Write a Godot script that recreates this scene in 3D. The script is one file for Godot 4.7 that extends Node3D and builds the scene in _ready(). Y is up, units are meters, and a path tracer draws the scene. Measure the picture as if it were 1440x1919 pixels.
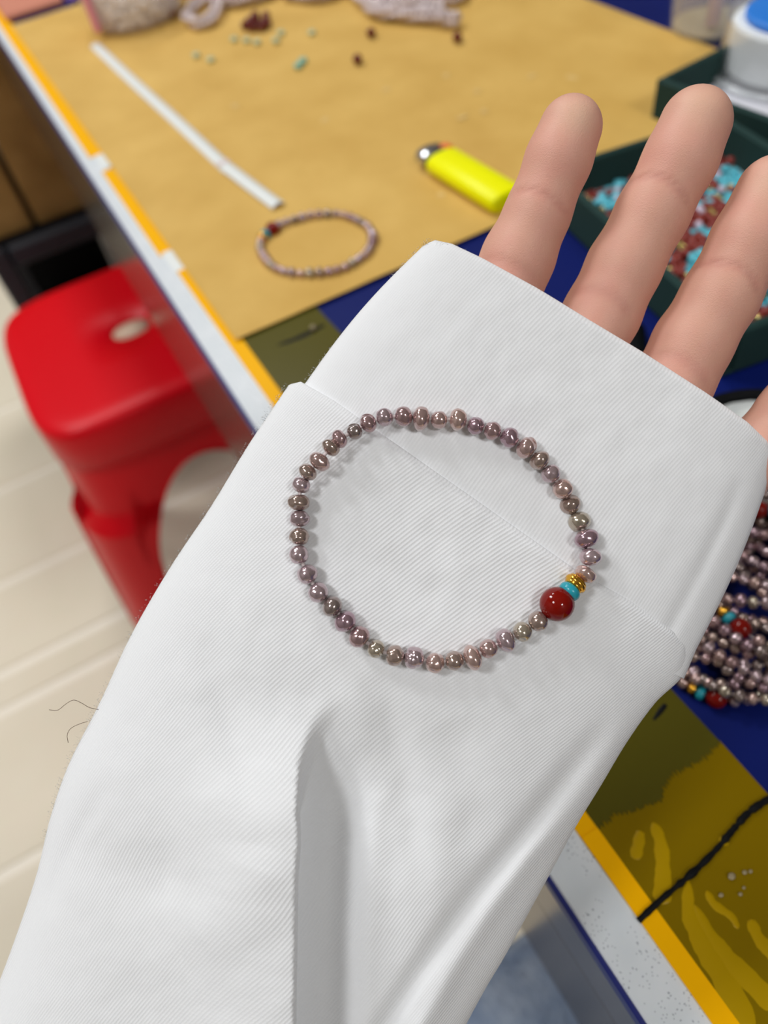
extends Node3D
# A white knit sleeve and open left hand over a beading table: units are metres, y up.
# x = 0 is the front edge of the table, the table runs on towards -z.

const CAM := Vector3(-0.0391, 0.985, 0.0)
const CX := Vector3(0.86598, -0.12228, 0.48489)
const CY := Vector3(0.45057, 0.61142, -0.65050)
const CZ := Vector3(-0.21693, 0.78180, 0.58458)
const FOCAL := 1396.1
const REACH := 0.165          # how far the plane of the arm lies from the lens
const TOP := 0.75             # table top

var rng := RandomNumberGenerator.new()
var used := {}
var M := {}
var pearl_meshes: Array = []
var pearl_mats: Array = []
var sleeve_pts := PackedVector3Array()   # (u, v, h) of the outer cloth, for laying things on it

# ---------------------------------------------------------------- naming
func numbered(called: String) -> String:
	var n: int = used.get(called, 0)
	used[called] = n + 1
	return called if n == 0 else "%s_%03d" % [called, n]

func tag(o: Node, label: String, category: String, group := "", kind := "") -> void:
	if label: o.set_meta("label", label)
	if category: o.set_meta("category", category)
	if group: o.set_meta("group", group)
	if kind: o.set_meta("kind", kind)

func thing(called: String, label: String, category: String, at := Vector3.ZERO, turn := 0.0, group := "") -> Node3D:
	var o := Node3D.new()
	o.name = numbered(called)
	add_child(o, true)
	o.position = at
	o.rotation.y = turn
	tag(o, label, category, group)
	return o

func obj(called: String, m: Mesh, mat: Material, parent: Node = self, at := Vector3.ZERO) -> MeshInstance3D:
	var o := MeshInstance3D.new()
	o.name = numbered(called) if parent == self else called
	o.mesh = m
	if mat: o.material_override = mat
	o.position = at
	parent.add_child(o, true)
	return o

func struct(called: String, m: Mesh, mat: Material, parent: Node = self, at := Vector3.ZERO) -> MeshInstance3D:
	var o := obj(called, m, mat, parent, at)
	if parent == self: o.set_meta("kind", "structure")
	return o

# ---------------------------------------------------------------- shapes
func tri_out(st: SurfaceTool, a: Vector3, b: Vector3, c: Vector3, from: Vector3) -> void:
	if (b - a).cross(c - a).dot((a + b + c) / 3.0 - from) > 0.0:
		var t := b
		b = c
		c = t
	st.add_vertex(a)
	st.add_vertex(b)
	st.add_vertex(c)

func begin(smooth := false) -> SurfaceTool:
	var st := SurfaceTool.new()
	st.begin(Mesh.PRIMITIVE_TRIANGLES)
	st.set_smooth_group(0 if smooth else 0xFFFFFFFF)
	return st

func done(st: SurfaceTool) -> ArrayMesh:
	st.generate_normals()
	return st.commit()

func add_box(st: SurfaceTool, at: Vector3, size: Vector3, r: float, b := Basis()) -> void:
	var h := size / 2.0
	r = minf(r, minf(h.x, minf(h.y, h.z)) * 0.9)
	var p := {}
	for sx in [-1, 1]:
		for sy in [-1, 1]:
			for sz in [-1, 1]:
				var s := Vector3(sx, sy, sz)
				var k := Vector3i(sx, sy, sz)
				p[[k, 0]] = at + b * (Vector3(h.x, h.y - r, h.z - r) * s)
				p[[k, 1]] = at + b * (Vector3(h.x - r, h.y, h.z - r) * s)
				p[[k, 2]] = at + b * (Vector3(h.x - r, h.y - r, h.z) * s)
				tri_out(st, p[[k, 0]], p[[k, 1]], p[[k, 2]], at)
	for ax in 3:
		var u := (ax + 1) % 3
		var w := (ax + 2) % 3
		for s in [-1, 1]:
			var q := []
			for m in [[-1, -1], [1, -1], [1, 1], [-1, 1]]:
				var k := Vector3i.ZERO
				k[ax] = s
				k[u] = m[0]
				k[w] = m[1]
				q.append(p[[k, ax]])
			tri_out(st, q[0], q[1], q[2], at)
			tri_out(st, q[0], q[2], q[3], at)
		for su in [-1, 1]:
			for sw in [-1, 1]:
				var k0 := Vector3i.ZERO
				k0[ax] = -1
				k0[u] = su
				k0[w] = sw
				var k1 := k0
				k1[ax] = 1
				tri_out(st, p[[k0, u]], p[[k1, u]], p[[k1, w]], at)
				tri_out(st, p[[k0, u]], p[[k1, w]], p[[k0, w]], at)

func box(size: Vector3, r := 0.002) -> ArrayMesh:
	var st := begin()
	add_box(st, Vector3.ZERO, size, r)
	return done(st)

# a sheet of (nu + 1) x (nv + 1) points; f(i, j) gives the point, g(i, j) its texture place
func sheet(nu: int, nv: int, f: Callable, g: Callable, flip := false) -> ArrayMesh:
	var p := PackedVector3Array()
	var t := PackedVector2Array()
	for j in nv + 1:
		for i in nu + 1:
			p.append(f.call(i, j))
			t.append(g.call(i, j))
	var st := begin(true)
	for j in nv:
		for i in nu:
			var a := j * (nu + 1) + i
			var q := [a, a + 1, a + nu + 2, a, a + nu + 2, a + nu + 1]
			if flip: q = [a, a + nu + 2, a + 1, a, a + nu + 1, a + nu + 2]
			for k in q:
				st.set_uv(t[k])
				st.add_vertex(p[k])
	st.generate_normals()
	return st.commit()

func crisp(profile: Array, d := 0.0004) -> Array:   # keeps flats flat and corners sharp
	var out := [profile[0]]
	for k in profile.size() - 1:
		var a: Vector2 = profile[k]
		var b: Vector2 = profile[k + 1]
		var l := a.distance_to(b)
		if l > d * 3.0:
			out.append(a.move_toward(b, d))
			out.append(b.move_toward(a, d))
		out.append(b)
	return out

func lathe(profile: Array, seg := 32, squash := 1.0) -> ArrayMesh:
	if profile[-1].y < 0.2 and profile[-1].length() < 0.2: profile = crisp(profile)
	var f := func(i, j):
		var a: float = TAU * i / seg
		return Vector3(profile[j].x * cos(a), profile[j].y, profile[j].x * sin(a) * squash)
	return sheet(seg, profile.size() - 1, f, func(i, j): return Vector2(float(i) / seg, float(j) / profile.size()))

func frame_of(d: Vector3) -> Basis:
	var y := d.normalized()
	var x := y.cross(Vector3(0.13, 0.3, 0.94)).normalized()
	return Basis(x, y, x.cross(y))

func tube(path: Array, radius: Callable, seg := 8, flat := 1.0) -> ArrayMesh:
	var n := path.size()
	var f := func(i, j):
		var k: int = clampi(j - 1, 0, n - 1)
		var d: Vector3 = path[mini(k + 1, n - 1)] - path[maxi(k - 1, 0)]
		var x := d.cross(Vector3.UP).normalized() if absf(d.normalized().y) < 0.95 else Vector3.RIGHT
		var y := x.cross(d).normalized()
		var a: float = TAU * i / seg
		var r: float = 0.0 if j == 0 or j == n + 1 else radius.call(float(k) / maxf(n - 1, 1))
		return path[k] + (x * cos(a) + y * sin(a) * flat) * r
	return sheet(seg, n + 1, f, func(i, j): return Vector2(float(i) / seg, float(j) / n))

func slab(points: PackedVector2Array, y0: float, y1: float) -> ArrayMesh:   # a flat piece with the outline (x, z)
	var st := begin()
	var idx := Geometry2D.triangulate_polygon(points)
	for k in range(0, idx.size(), 3):
		var a := points[idx[k]]
		var b := points[idx[k + 1]]
		var c := points[idx[k + 2]]
		tri_out(st, Vector3(a.x, y1, a.y), Vector3(b.x, y1, b.y), Vector3(c.x, y1, c.y), Vector3(a.x, y0 - 1, a.y))
		tri_out(st, Vector3(a.x, y0, a.y), Vector3(b.x, y0, b.y), Vector3(c.x, y0, c.y), Vector3(a.x, y1 + 1, a.y))
	var clock := Geometry2D.is_polygon_clockwise(points)
	for k in points.size():
		var a := points[k]
		var b := points[(k + 1) % points.size()]
		var q := [Vector3(a.x, y0, a.y), Vector3(b.x, y0, b.y), Vector3(b.x, y1, b.y), Vector3(a.x, y1, a.y)]
		var order := [0, 1, 2, 0, 2, 3] if clock else [0, 2, 1, 0, 3, 2]
		for m in order: st.add_vertex(q[m])
	return done(st)

func smooth_path(pts: Array, per := 8) -> Array:
	var out := []
	for k in pts.size() - 1:
		for m in per:
			out.append(pts[k].cubic_interpolate(pts[k + 1], pts[maxi(k - 1, 0)], pts[mini(k + 2, pts.size() - 1)], float(m) / per))
	out.append(pts[-1])
	return out

# ---------------------------------------------------------------- materials
func mat(c: Color, rough := 0.6, metal := 0.0, spec := 0.5) -> StandardMaterial3D:
	var m := StandardMaterial3D.new()
	m.albedo_color = c
	m.roughness = rough
	m.metallic = metal
	m.metallic_specular = spec
	return m

func rgb(r: float, g: float, b: float, a := 1.0) -> Color:
	return Color(r / 255.0, g / 255.0, b / 255.0, a)

func noise(freq: float, seed_: int, oct := 3) -> FastNoiseLite:
	var n := FastNoiseLite.new()
	n.seed = seed_
	n.frequency = freq
	n.fractal_octaves = oct
	return n

func noise_normal(size: int, freq: float, seed_: int, bump: float, oct := 4) -> ImageTexture:
	var im := noise(freq, seed_, oct).get_seamless_image(size, size)
	im.convert(Image.FORMAT_RGBA8)
	im.bump_map_to_normal_map(bump)
	return ImageTexture.create_from_image(im)

func noise_tint(size: int, freq: float, seed_: int, low: Color, high: Color, oct := 4) -> ImageTexture:
	var src := noise(freq, seed_, oct).get_seamless_image(size, size)
	var im := Image.create(size, size, false, Image.FORMAT_RGB8)
	for y in size:
		for x in size:
			im.set_pixel(x, y, low.lerp(high, src.get_pixel(x, y).r))
	im.generate_mipmaps()
	return ImageTexture.create_from_image(im)

func knit_normal(size: int, wales: int, courses: int, bump: float) -> ImageTexture:   # rows of small slanted stitches
	var im := Image.create(size, size, false, Image.FORMAT_RGBA8)
	for y in size:
		for x in size:
			var w := float(x) / size * wales
			var side := absf(fposmod(w, 1.0) - 0.5) * 2.0
			var rib := pow(1.0 - side, 0.7)
			var c := float(y) / size * courses + side * 0.5
			var st := 0.5 + 0.5 * cos(TAU * c)
			var v := clampf(rib * (0.72 + 0.28 * st), 0.0, 1.0)
			im.set_pixel(x, y, Color(v, v, v))
	im.bump_map_to_normal_map(bump)
	im.generate_mipmaps()
	return ImageTexture.create_from_image(im)

func make_materials() -> void:
	var cloth := mat(rgb(240, 241, 243), 0.95, 0.0, 0.2)
	cloth.normal_enabled = true
	cloth.normal_texture = knit_normal(512, 16, 16, 4.0)
	cloth.normal_scale = 0.75
	cloth.rim_enabled = true
	cloth.rim = 0.25
	M.sleeve = cloth
	var cuff := cloth.duplicate()
	cuff.normal_scale = 0.42
	M.cuff = cuff
	var skin := mat(Color.WHITE, 0.5, 0.0, 0.4)
	skin.vertex_color_use_as_albedo = true
	skin.subsurf_scatter_enabled = true
	skin.subsurf_scatter_strength = 0.05
	skin.normal_enabled = true
	skin.normal_texture = noise_normal(512, 0.05, 7, 3.0)
	skin.normal_scale = 1.1
	skin.uv1_triplanar = true
	skin.uv1_scale = Vector3(110, 110, 110)
	M.skin = skin
	var denim := mat(Color.WHITE, 0.9, 0.0, 0.2)
	denim.albedo_texture = noise_tint(256, 0.02, 11, rgb(120, 140, 172), rgb(186, 198, 214))
	denim.uv1_triplanar = true
	denim.uv1_scale = Vector3(7, 7, 7)
	denim.normal_enabled = true
	denim.normal_texture = noise_normal(256, 0.06, 12, 3.0)
	M.denim = denim
	var kraft := mat(Color.WHITE, 0.62, 0.0, 0.35)
	kraft.albedo_texture = noise_tint(512, 0.012, 3, rgb(206, 164, 82), rgb(224, 184, 102), 5)
	kraft.normal_enabled = true
	kraft.normal_texture = noise_normal(512, 0.03, 4, 2.0, 5)
	kraft.normal_scale = 0.35
	M.kraft = kraft
	M.blue = mat(rgb(11, 26, 96), 0.5, 0.0, 0.25)
	M.blue_line = mat(rgb(20, 32, 110), 0.45)
	var white := mat(Color.WHITE, 0.45)
	white.albedo_texture = speckle(512)
	white.uv1_triplanar = true
	white.uv1_scale = Vector3(9, 9, 9)
	M.trim_white = white
	M.tape_yellow = mat(rgb(252, 184, 0), 0.4, 0.0, 0.2)
	M.tape_olive = mat(rgb(126, 101, 0), 0.3, 0.0, 0.25)
	M.tape_dark = mat(rgb(84, 78, 20), 0.3, 0.0, 0.25)
	M.tape_streak = mat(rgb(172, 138, 0), 0.3, 0.0, 0.3)
	M.apron = mat(rgb(112, 98, 88), 0.2, 0.75)
	M.steel = mat(rgb(120, 120, 124), 0.3, 0.9)
	M.black = mat(rgb(12, 13, 16), 0.5, 0.0, 0.25)
	M.black_soft = mat(rgb(26, 29, 40), 0.5)
	M.red_plastic = mat(rgb(218, 0, 22), 0.35, 0.0, 0.35)
	M.card = mat(Color.WHITE, 0.9, 0.0, 0.2)
	M.card.albedo_texture = noise_tint(256, 0.02, 21, rgb(140, 108, 60), rgb(164, 130, 78))
	M.card.uv1_triplanar = true
	M.card.uv1_scale = Vector3(3, 3, 3)
	M.card_dark = mat(rgb(90, 68, 40), 0.9)
	M.wall = mat(rgb(150, 146, 140), 0.9)
	M.ceiling = mat(rgb(205, 205, 205), 0.9)
	M.plank = mat(Color.WHITE, 0.35, 0.0, 0.4)
	M.plank.albedo_texture = noise_tint(256, 0.01, 31, rgb(228, 217, 194), rgb(238, 228, 208))
	M.plank.metallic_specular = 0.3
	M.plank.uv1_triplanar = true
	M.tube_glare = mat(rgb(246, 238, 222), 0.5)  # pale colour painting light tube reflections onto the floor
	M.red_bead = mat(rgb(122, 12, 4), 0.08, 0.0, 0.4)
	M.dark_bead = mat(rgb(104, 22, 12), 0.2)
	M.turquoise = mat(Color.WHITE, 0.25)
	M.turquoise.albedo_texture = noise_tint(128, 0.03, 41, rgb(16, 128, 150), rgb(60, 186, 200))
	M.turquoise.uv1_triplanar = true
	M.turquoise.uv1_scale = Vector3(120, 120, 120)
	M.aqua = mat(rgb(96, 196, 214), 0.3)
	M.pale_bead = mat(rgb(186, 206, 176), 0.25)
	M.teal_bead = mat(rgb(130, 196, 182), 0.3)
	M.lilac_bead = mat(rgb(210, 196, 214), 0.25)
	M.gold = mat(rgb(236, 178, 66), 0.16, 1.0)
	M.gold_pale = mat(rgb(222, 200, 130), 0.2, 0.9)
	M.strand_pearl = mat(rgb(220, 206, 206), 0.22, 0.3)
	M.white_pearl = mat(rgb(246, 244, 238), 0.35)
	var velvet := mat(rgb(14, 52, 48), 0.85)
	velvet.rim_enabled = true
	velvet.rim = 0.3
	velvet.rim_tint = 0.6
	M.velvet = velvet
	M.foam = mat(rgb(216, 216, 224), 0.9)
	M.lighter = mat(rgb(255, 255, 0), 0.35, 0.0, 0.3)
	M.lighter.backlight_enabled = true
	M.lighter.backlight = Color(0.25, 0.25, 0.0)
	M.orange = mat(rgb(240, 110, 44), 0.4)
	M.salmon = mat(rgb(200, 128, 104), 0.8)
	M.purple = mat(rgb(128, 92, 172), 0.7)
	M.pink = mat(rgb(232, 150, 170), 0.5)
	M.lilac = mat(rgb(206, 184, 216), 0.5)
	M.white_plastic = mat(rgb(236, 240, 238), 0.35)
	M.sky_blue = mat(rgb(30, 130, 230), 0.4)
	M.tan = mat(rgb(176, 164, 140), 0.5)
	M.clear = mat(Color(0.95, 0.96, 0.97, 0.12), 0.06)
	M.clear.transparency = BaseMaterial3D.TRANSPARENCY_ALPHA
	M.clear_pink = mat(Color(0.97, 0.90, 0.92, 0.16), 0.1)
	M.clear_pink.transparency = BaseMaterial3D.TRANSPARENCY_ALPHA
	M.cord = mat(rgb(214, 200, 200), 0.4)
	M.crumb = mat(rgb(150, 136, 104), 0.3)
	M.hair = mat(rgb(96, 70, 52), 0.5)
	var tones := [[190, 162, 158], [176, 146, 148], [200, 172, 164], [150, 136, 132], [186, 166, 172], [170, 150, 140], [182, 172, 154], [168, 140, 152], [196, 176, 182]]
	for k in tones.size():
		var t: Array = tones[k]
		var p := mat(rgb(t[0], t[1] * 0.985, t[2] * 0.985), 0.17, 0.68, 0.6)
		p.clearcoat_enabled = true
		p.clearcoat = 1.0
		p.clearcoat_roughness = 0.04
		pearl_mats.append(p)

func speckle(size: int) -> ImageTexture:   # white paint worn to dark specks here and there
	var im := Image.create(size, size, false, Image.FORMAT_RGB8)
	var a := noise(0.22, 51, 2).get_seamless_image(size, size)
	var b := noise(0.008, 52, 3).get_seamless_image(size, size)
	for y in size:
		for x in size:
			var c := rgb(212, 219, 224).lerp(rgb(228, 232, 236), b.get_pixel(x, y).r)
			if a.get_pixel(x, y).r < 0.16 and b.get_pixel(x, y).r > 0.42: c = rgb(120, 126, 136)
			im.set_pixel(x, y, c)
	im.generate_mipmaps()
	return ImageTexture.create_from_image(im)

# ---------------------------------------------------------------- beads
func pearl_mesh(seed_: int) -> ArrayMesh:   # a baroque freshwater pearl of radius 1, its drill hole along y
	var r := RandomNumberGenerator.new()
	r.seed = seed_
	var n := noise(0.55, seed_, 2)
	var ring := r.randf_range(-0.5, 0.5)
	var deep := r.randf_range(0.0, 0.07) if seed_ % 3 else 0.1
	var nose := Vector3(r.randf_range(-1, 1), r.randf_range(-1, 1), r.randf_range(-1, 1)).normalized()
	var f := func(i, j):
		var th: float = PI * j / 18.0
		var ph: float = TAU * i / 28.0
		var d := Vector3(sin(th) * cos(ph), cos(th), sin(th) * sin(ph))
		var e: float = d.dot(nose)
		var k := 1.0 + 0.07 * n.get_noise_3dv(d * 1.4) - deep * exp(-pow((e - ring) / 0.13, 2.0)) + 0.06 * maxf(0.0, e) * (seed_ % 2)
		k *= 1.0 - 0.1 * pow(absf(d.y), 6.0)
		return d * k
	return sheet(28, 18, f, func(i, j): return Vector2(i / 28.0, j / 18.0))

func ball(seg := 12, rings := 8) -> ArrayMesh:
	var f := func(i, j):
		var th: float = PI * j / rings
		var ph: float = TAU * i / seg
		return Vector3(sin(th) * cos(ph), cos(th), sin(th) * sin(ph))
	return sheet(seg, rings, f, func(i, j): return Vector2(float(i) / seg, float(j) / rings))

var ball_mesh: ArrayMesh
var small_ball: ArrayMesh
var disc_mesh: ArrayMesh
var gold_mesh: ArrayMesh
var ring_mesh: ArrayMesh

func make_bead_shapes() -> void:
	for k in 10: pearl_meshes.append(pearl_mesh(k + 3))
	ball_mesh = ball(28, 18)
	small_ball = ball(10, 7)
	var pr := []
	for k in 11:
		var a := PI * k / 10.0
		pr.append(Vector2(0.22 + 0.78 * pow(sin(a), 0.6), 0.52 * cos(a)) if k > 0 and k < 10 else Vector2(0.2, 0.52 * cos(a)))
	disc_mesh = lathe(pr, 24)
	gold_mesh = lathe([Vector2(0.0, -0.6), Vector2(0.62, -0.6), Vector2(0.8, -0.5), Vector2(0.86, -0.36), Vector2(0.84, -0.3), Vector2(0.97, -0.2), Vector2(1.0, 0), Vector2(0.97, 0.2), Vector2(0.84, 0.3), Vector2(0.86, 0.36), Vector2(0.8, 0.5), Vector2(0.62, 0.6), Vector2(0.0, 0.6)], 24)
	var ring := []
	for k in 13:
		var a := TAU * k / 12.0
		ring.append(Vector2(0.72 + 0.28 * cos(a), -0.45 * sin(a)))
	ring_mesh = lathe(ring, 14)

func put_bead(parent: Node3D, called: String, m: Mesh, mt: Material, at: Vector3, along: Vector3, size: Vector3, spin := 0.0) -> MeshInstance3D:
	var o := obj(called, m, mt, parent)
	var b := frame_of(along) * Basis(Vector3.UP, spin)
	o.transform = Transform3D(b * Basis.from_scale(size), at)
	return o

# a finished bracelet: ring of pearls with one gold, one turquoise and one red bead
func ring_bracelet(label: String, at: Vector3, ra: float, rb: float, turn: float, tilt: Vector2, bead: float, first: float, seed_: int, group := "", way := 1.0) -> Node3D:
	var t := thing("pearl_bracelet", label, "bracelet", at, 0.0, group)
	var r := RandomNumberGenerator.new()
	r.seed = seed_
	var b := Basis(Vector3.UP, turn) * Basis(Vector3.RIGHT, tilt.x) * Basis(Vector3.BACK, tilt.y)
	var wob := noise(0.5, seed_, 2)
	var spot := func(a: float) -> Vector3:
		var k := 1.0 + 0.06 * wob.get_noise_2d(cos(a) * 2.0, sin(a) * 2.0)
		return b * Vector3(ra * k * cos(a), 0.0, rb * k * sin(a) * way)
	var loop := []
	for k in 49: loop.append(spot.call(TAU * k / 48.0))
	obj("elastic_cord", tube(loop, func(_x): return 0.00035, 5), M.cord, t)
	var mean := (ra + rb) / 2.0
	var a := first
	var e := 0.01
	var kind := 0
	while a < first + TAU - bead * 0.9 / mean:
		var half := bead * r.randf_range(0.88, 1.08)
		var wide := half * r.randf_range(0.96, 1.2)
		if kind == 0: half = bead * 1.75
		elif kind == 1: half = bead * 0.72
		elif kind == 2: half = bead * 0.66
		a += half / mean
		var p: Vector3 = spot.call(a)
		var d: Vector3 = spot.call(a + e) - spot.call(a - e)
		if kind == 0: put_bead(t, "red_bead", ball_mesh, M.red_bead, p, d, Vector3.ONE * half * 0.98).set_meta("label", "round dark red bead")
		elif kind == 1: put_bead(t, "turquoise_bead", disc_mesh, M.turquoise, p, d, Vector3(bead * 1.2, half * 1.9, bead * 1.2)).set_meta("label", "turquoise disc bead")
		elif kind == 2: put_bead(t, "gold_bead", gold_mesh, M.gold, p, d, Vector3(bead * 1.2, half * 1.5, bead * 1.2)).set_meta("label", "small gold bead")
		else: put_bead(t, "pearl", pearl_meshes[r.randi() % 10], pearl_mats[r.randi() % 9], p, d, Vector3(wide, half, wide), r.randf() * TAU)
		a += half / mean
		kind += 1
	return t

# ---------------------------------------------------------------- the arm
# The arm is drawn on a plane through it: u and v count along the plane, h is millimetres out of it.
func A(u: float, v: float, h: float) -> Vector3:
	var d := REACH - h * 0.001
	return CAM + (CX * (u - 720.0) - CY * (v - 959.5)) / FOCAL * d - CZ * d

func along(line: Array, t: float) -> Vector2:   # t in 0..1 along a polyline, by its corners
	var x := clampf(t, 0.0, 1.0) * (line.size() - 1)
	var k := mini(int(x), line.size() - 2)
	return line[k].cubic_interpolate(line[k + 1], line[maxi(k - 1, 0)], line[mini(k + 2, line.size() - 1)], x - k)

func by_length(line: Array, t: float) -> Vector2:   # t in 0..1 along a polyline, by its length
	var total := 0.0
	for k in line.size() - 1: total += line[k].distance_to(line[k + 1])
	var want := clampf(t, 0.0, 1.0) * total
	for k in line.size() - 1:
		var d: float = line[k].distance_to(line[k + 1])
		if want <= d or k == line.size() - 2: return line[k].lerp(line[k + 1], want / d)
		want -= d
	return line[-1]

func near(p: Vector2, line: Array) -> Vector2:   # (signed distance to a polyline, how far along it in 0..1)
	var best := Vector2(1e9, 0)
	for k in line.size() - 1:
		var a: Vector2 = line[k]
		var b: Vector2 = line[k + 1]
		var t := clampf((p - a).dot(b - a) / (b - a).length_squared(), 0.0, 1.0)
		var d := p.distance_to(a.lerp(b, t))
		if d < absf(best.x):
			best = Vector2(d if (b - a).cross(p - a) < 0.0 else -d, (k + t) / (line.size() - 1))
	return best

var HEM := [Vector2(541, 722), Vector2(560, 718), Vector2(620, 752), Vector2(700, 808), Vector2(800, 878), Vector2(900, 948), Vector2(1000, 1018), Vector2(1080, 1074), Vector2(1180, 1130), Vector2(1260, 1187), Vector2(1284, 1211), Vector2(1291, 1238)]
var MOUTH := [Vector2(792, 462), Vector2(806, 454), Vector2(840, 462), Vector2(900, 491), Vector2(1000, 546), Vector2(1100, 607), Vector2(1200, 667), Vector2(1320, 744), Vector2(1400, 800), Vector2(1440, 838), Vector2(1453, 866)]
var LEFT := [Vector2(541, 722), Vector2(505, 775), Vector2(462, 840), Vector2(395, 950), Vector2(320, 1062), Vector2(246, 1190), Vector2(188, 1315), Vector2(130, 1430), Vector2(95, 1530), Vector2(68, 1640), Vector2(28, 1760), Vector2(-10, 1860), Vector2(-70, 2000), Vector2(-140, 2150), Vector2(-300, 2450)]
var RIGHT := [Vector2(1291, 1238), Vector2(1274, 1274), Vector2(1228, 1318), Vector2(1176, 1390), Vector2(1128, 1470), Vector2(1078, 1552), Vector2(1030, 1640), Vector2(985, 1722), Vector2(945, 1795), Vector2(912, 1850), Vector2(872, 1925), Vector2(840, 2000), Vector2(780, 2120), Vector2(710, 2260), Vector2(560, 2560)]

var FOLD := [Vector2(622, 1290), Vector2(582, 1360), Vector2(546, 1440), Vector2(522, 1520), Vector2(512, 1640), Vector2(510, 1780), Vector2(508, 1919), Vector2(504, 2450)]
var VALLEY := [Vector2(1165, 1318), Vector2(1060, 1460), Vector2(993, 1550), Vector2(900, 1663), Vector2(850, 1730), Vector2(780, 1830), Vector2(700, 1960)]
var RIDGE := [Vector2(1205, 1322), Vector2(1085, 1510), Vector2(993, 1610), Vector2(912, 1723), Vector2(860, 1805), Vector2(790, 1930)]
var DENTS := [
	[[Vector2(715, 1290), Vector2(748, 1400), Vector2(770, 1520), Vector2(790, 1650)], 26.0, -0.75],
	[[Vector2(660, 1300), Vector2(690, 1450), Vector2(700, 1620), Vector2(695, 1800)], 30.0, 0.5],
	[[Vector2(840, 1350), Vector2(880, 1470), Vector2(880, 1600)], 45.0, -0.7],
	[[Vector2(190, 1490), Vector2(120, 1600), Vector2(78, 1710)], 22.0, -0.9],
	[[Vector2(130, 1570), Vector2(240, 1640), Vector2(350, 1640)], 60.0, -1.2],
	[[Vector2(385, 1010), Vector2(412, 1080), Vector2(440, 1150)], 18.0, -0.35],
	[[Vector2(365, 1185), Vector2(415, 1290), Vector2(450, 1420), Vector2(470, 1560)], 32.0, -0.8],
	[[Vector2(690, 900), Vector2(770, 985), Vector2(850, 1050)], 30.0, -0.5],
	[[Vector2(620, 990), Vector2(740, 1080), Vector2(860, 1140)], 36.0, -0.35],
	[[Vector2(330, 1780), Vector2(430, 1700), Vector2(470, 1590)], 60.0, 1.0],
]
var cloth_noise := noise(0.006, 77, 3)

func fold_height(p: Vector2) -> float:
	var h := 0.0
	var f := near(p, FOLD)
	var g := smoothstep(1295.0, 1560.0, p.y) * 15.0
	var d := f.x     # positive to the right of the fold
	if p.y < 1295.0: g = 0.0
	var side := d
	if side < 0.0: h += g * 0.5 * exp(-pow(side / 150.0, 2.0))
	else:
		var drop := smoothstep(-6.0, 36.0, side)
		h += g * (0.5 - drop * 1.0 + 0.26 * smoothstep(100.0, 190.0, side) + 0.24 * smoothstep(150.0, 330.0, side))
	var r := near(p, RIDGE)
	var k := smoothstep(0.0, 0.12, r.y) if r.y < 0.999 else 1.0
	h += 1.9 * k * exp(-pow(r.x / 20.0, 2.0))
	var v := near(p, VALLEY)
	k = smoothstep(0.0, 0.2, v.y)
	h -= 2.6 * k * exp(-pow(v.x / 20.0, 2.0))
	for e in DENTS:
		var q := near(p, e[0])
		if absf(q.x) < e[1] * 3.0: h += e[2] * exp(-pow(q.x / e[1], 2.0)) * minf(1.0, minf(q.y, 1.0 - q.y) * 4.0 + 0.25)
	h += 0.3 * cloth_noise.get_noise_2d(p.x, p.y)
	return h

func overhang(p: Vector2) -> float:   # the big fold leans over its own valley
	if p.y < 1295.0: return 0.0
	var side := near(p, FOLD).x
	return smoothstep(1330.0, 1600.0, p.y) * (44.0 * exp(-pow(side / 26.0, 2.0)) if side > 0.0 else 44.0 * exp(-pow(side / 90.0, 2.0)))

func swell(a: float, p: float, q: float) -> float:
	return pow(maxf(0.0, 1.0 - pow(absf(a), p)), q)

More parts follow.
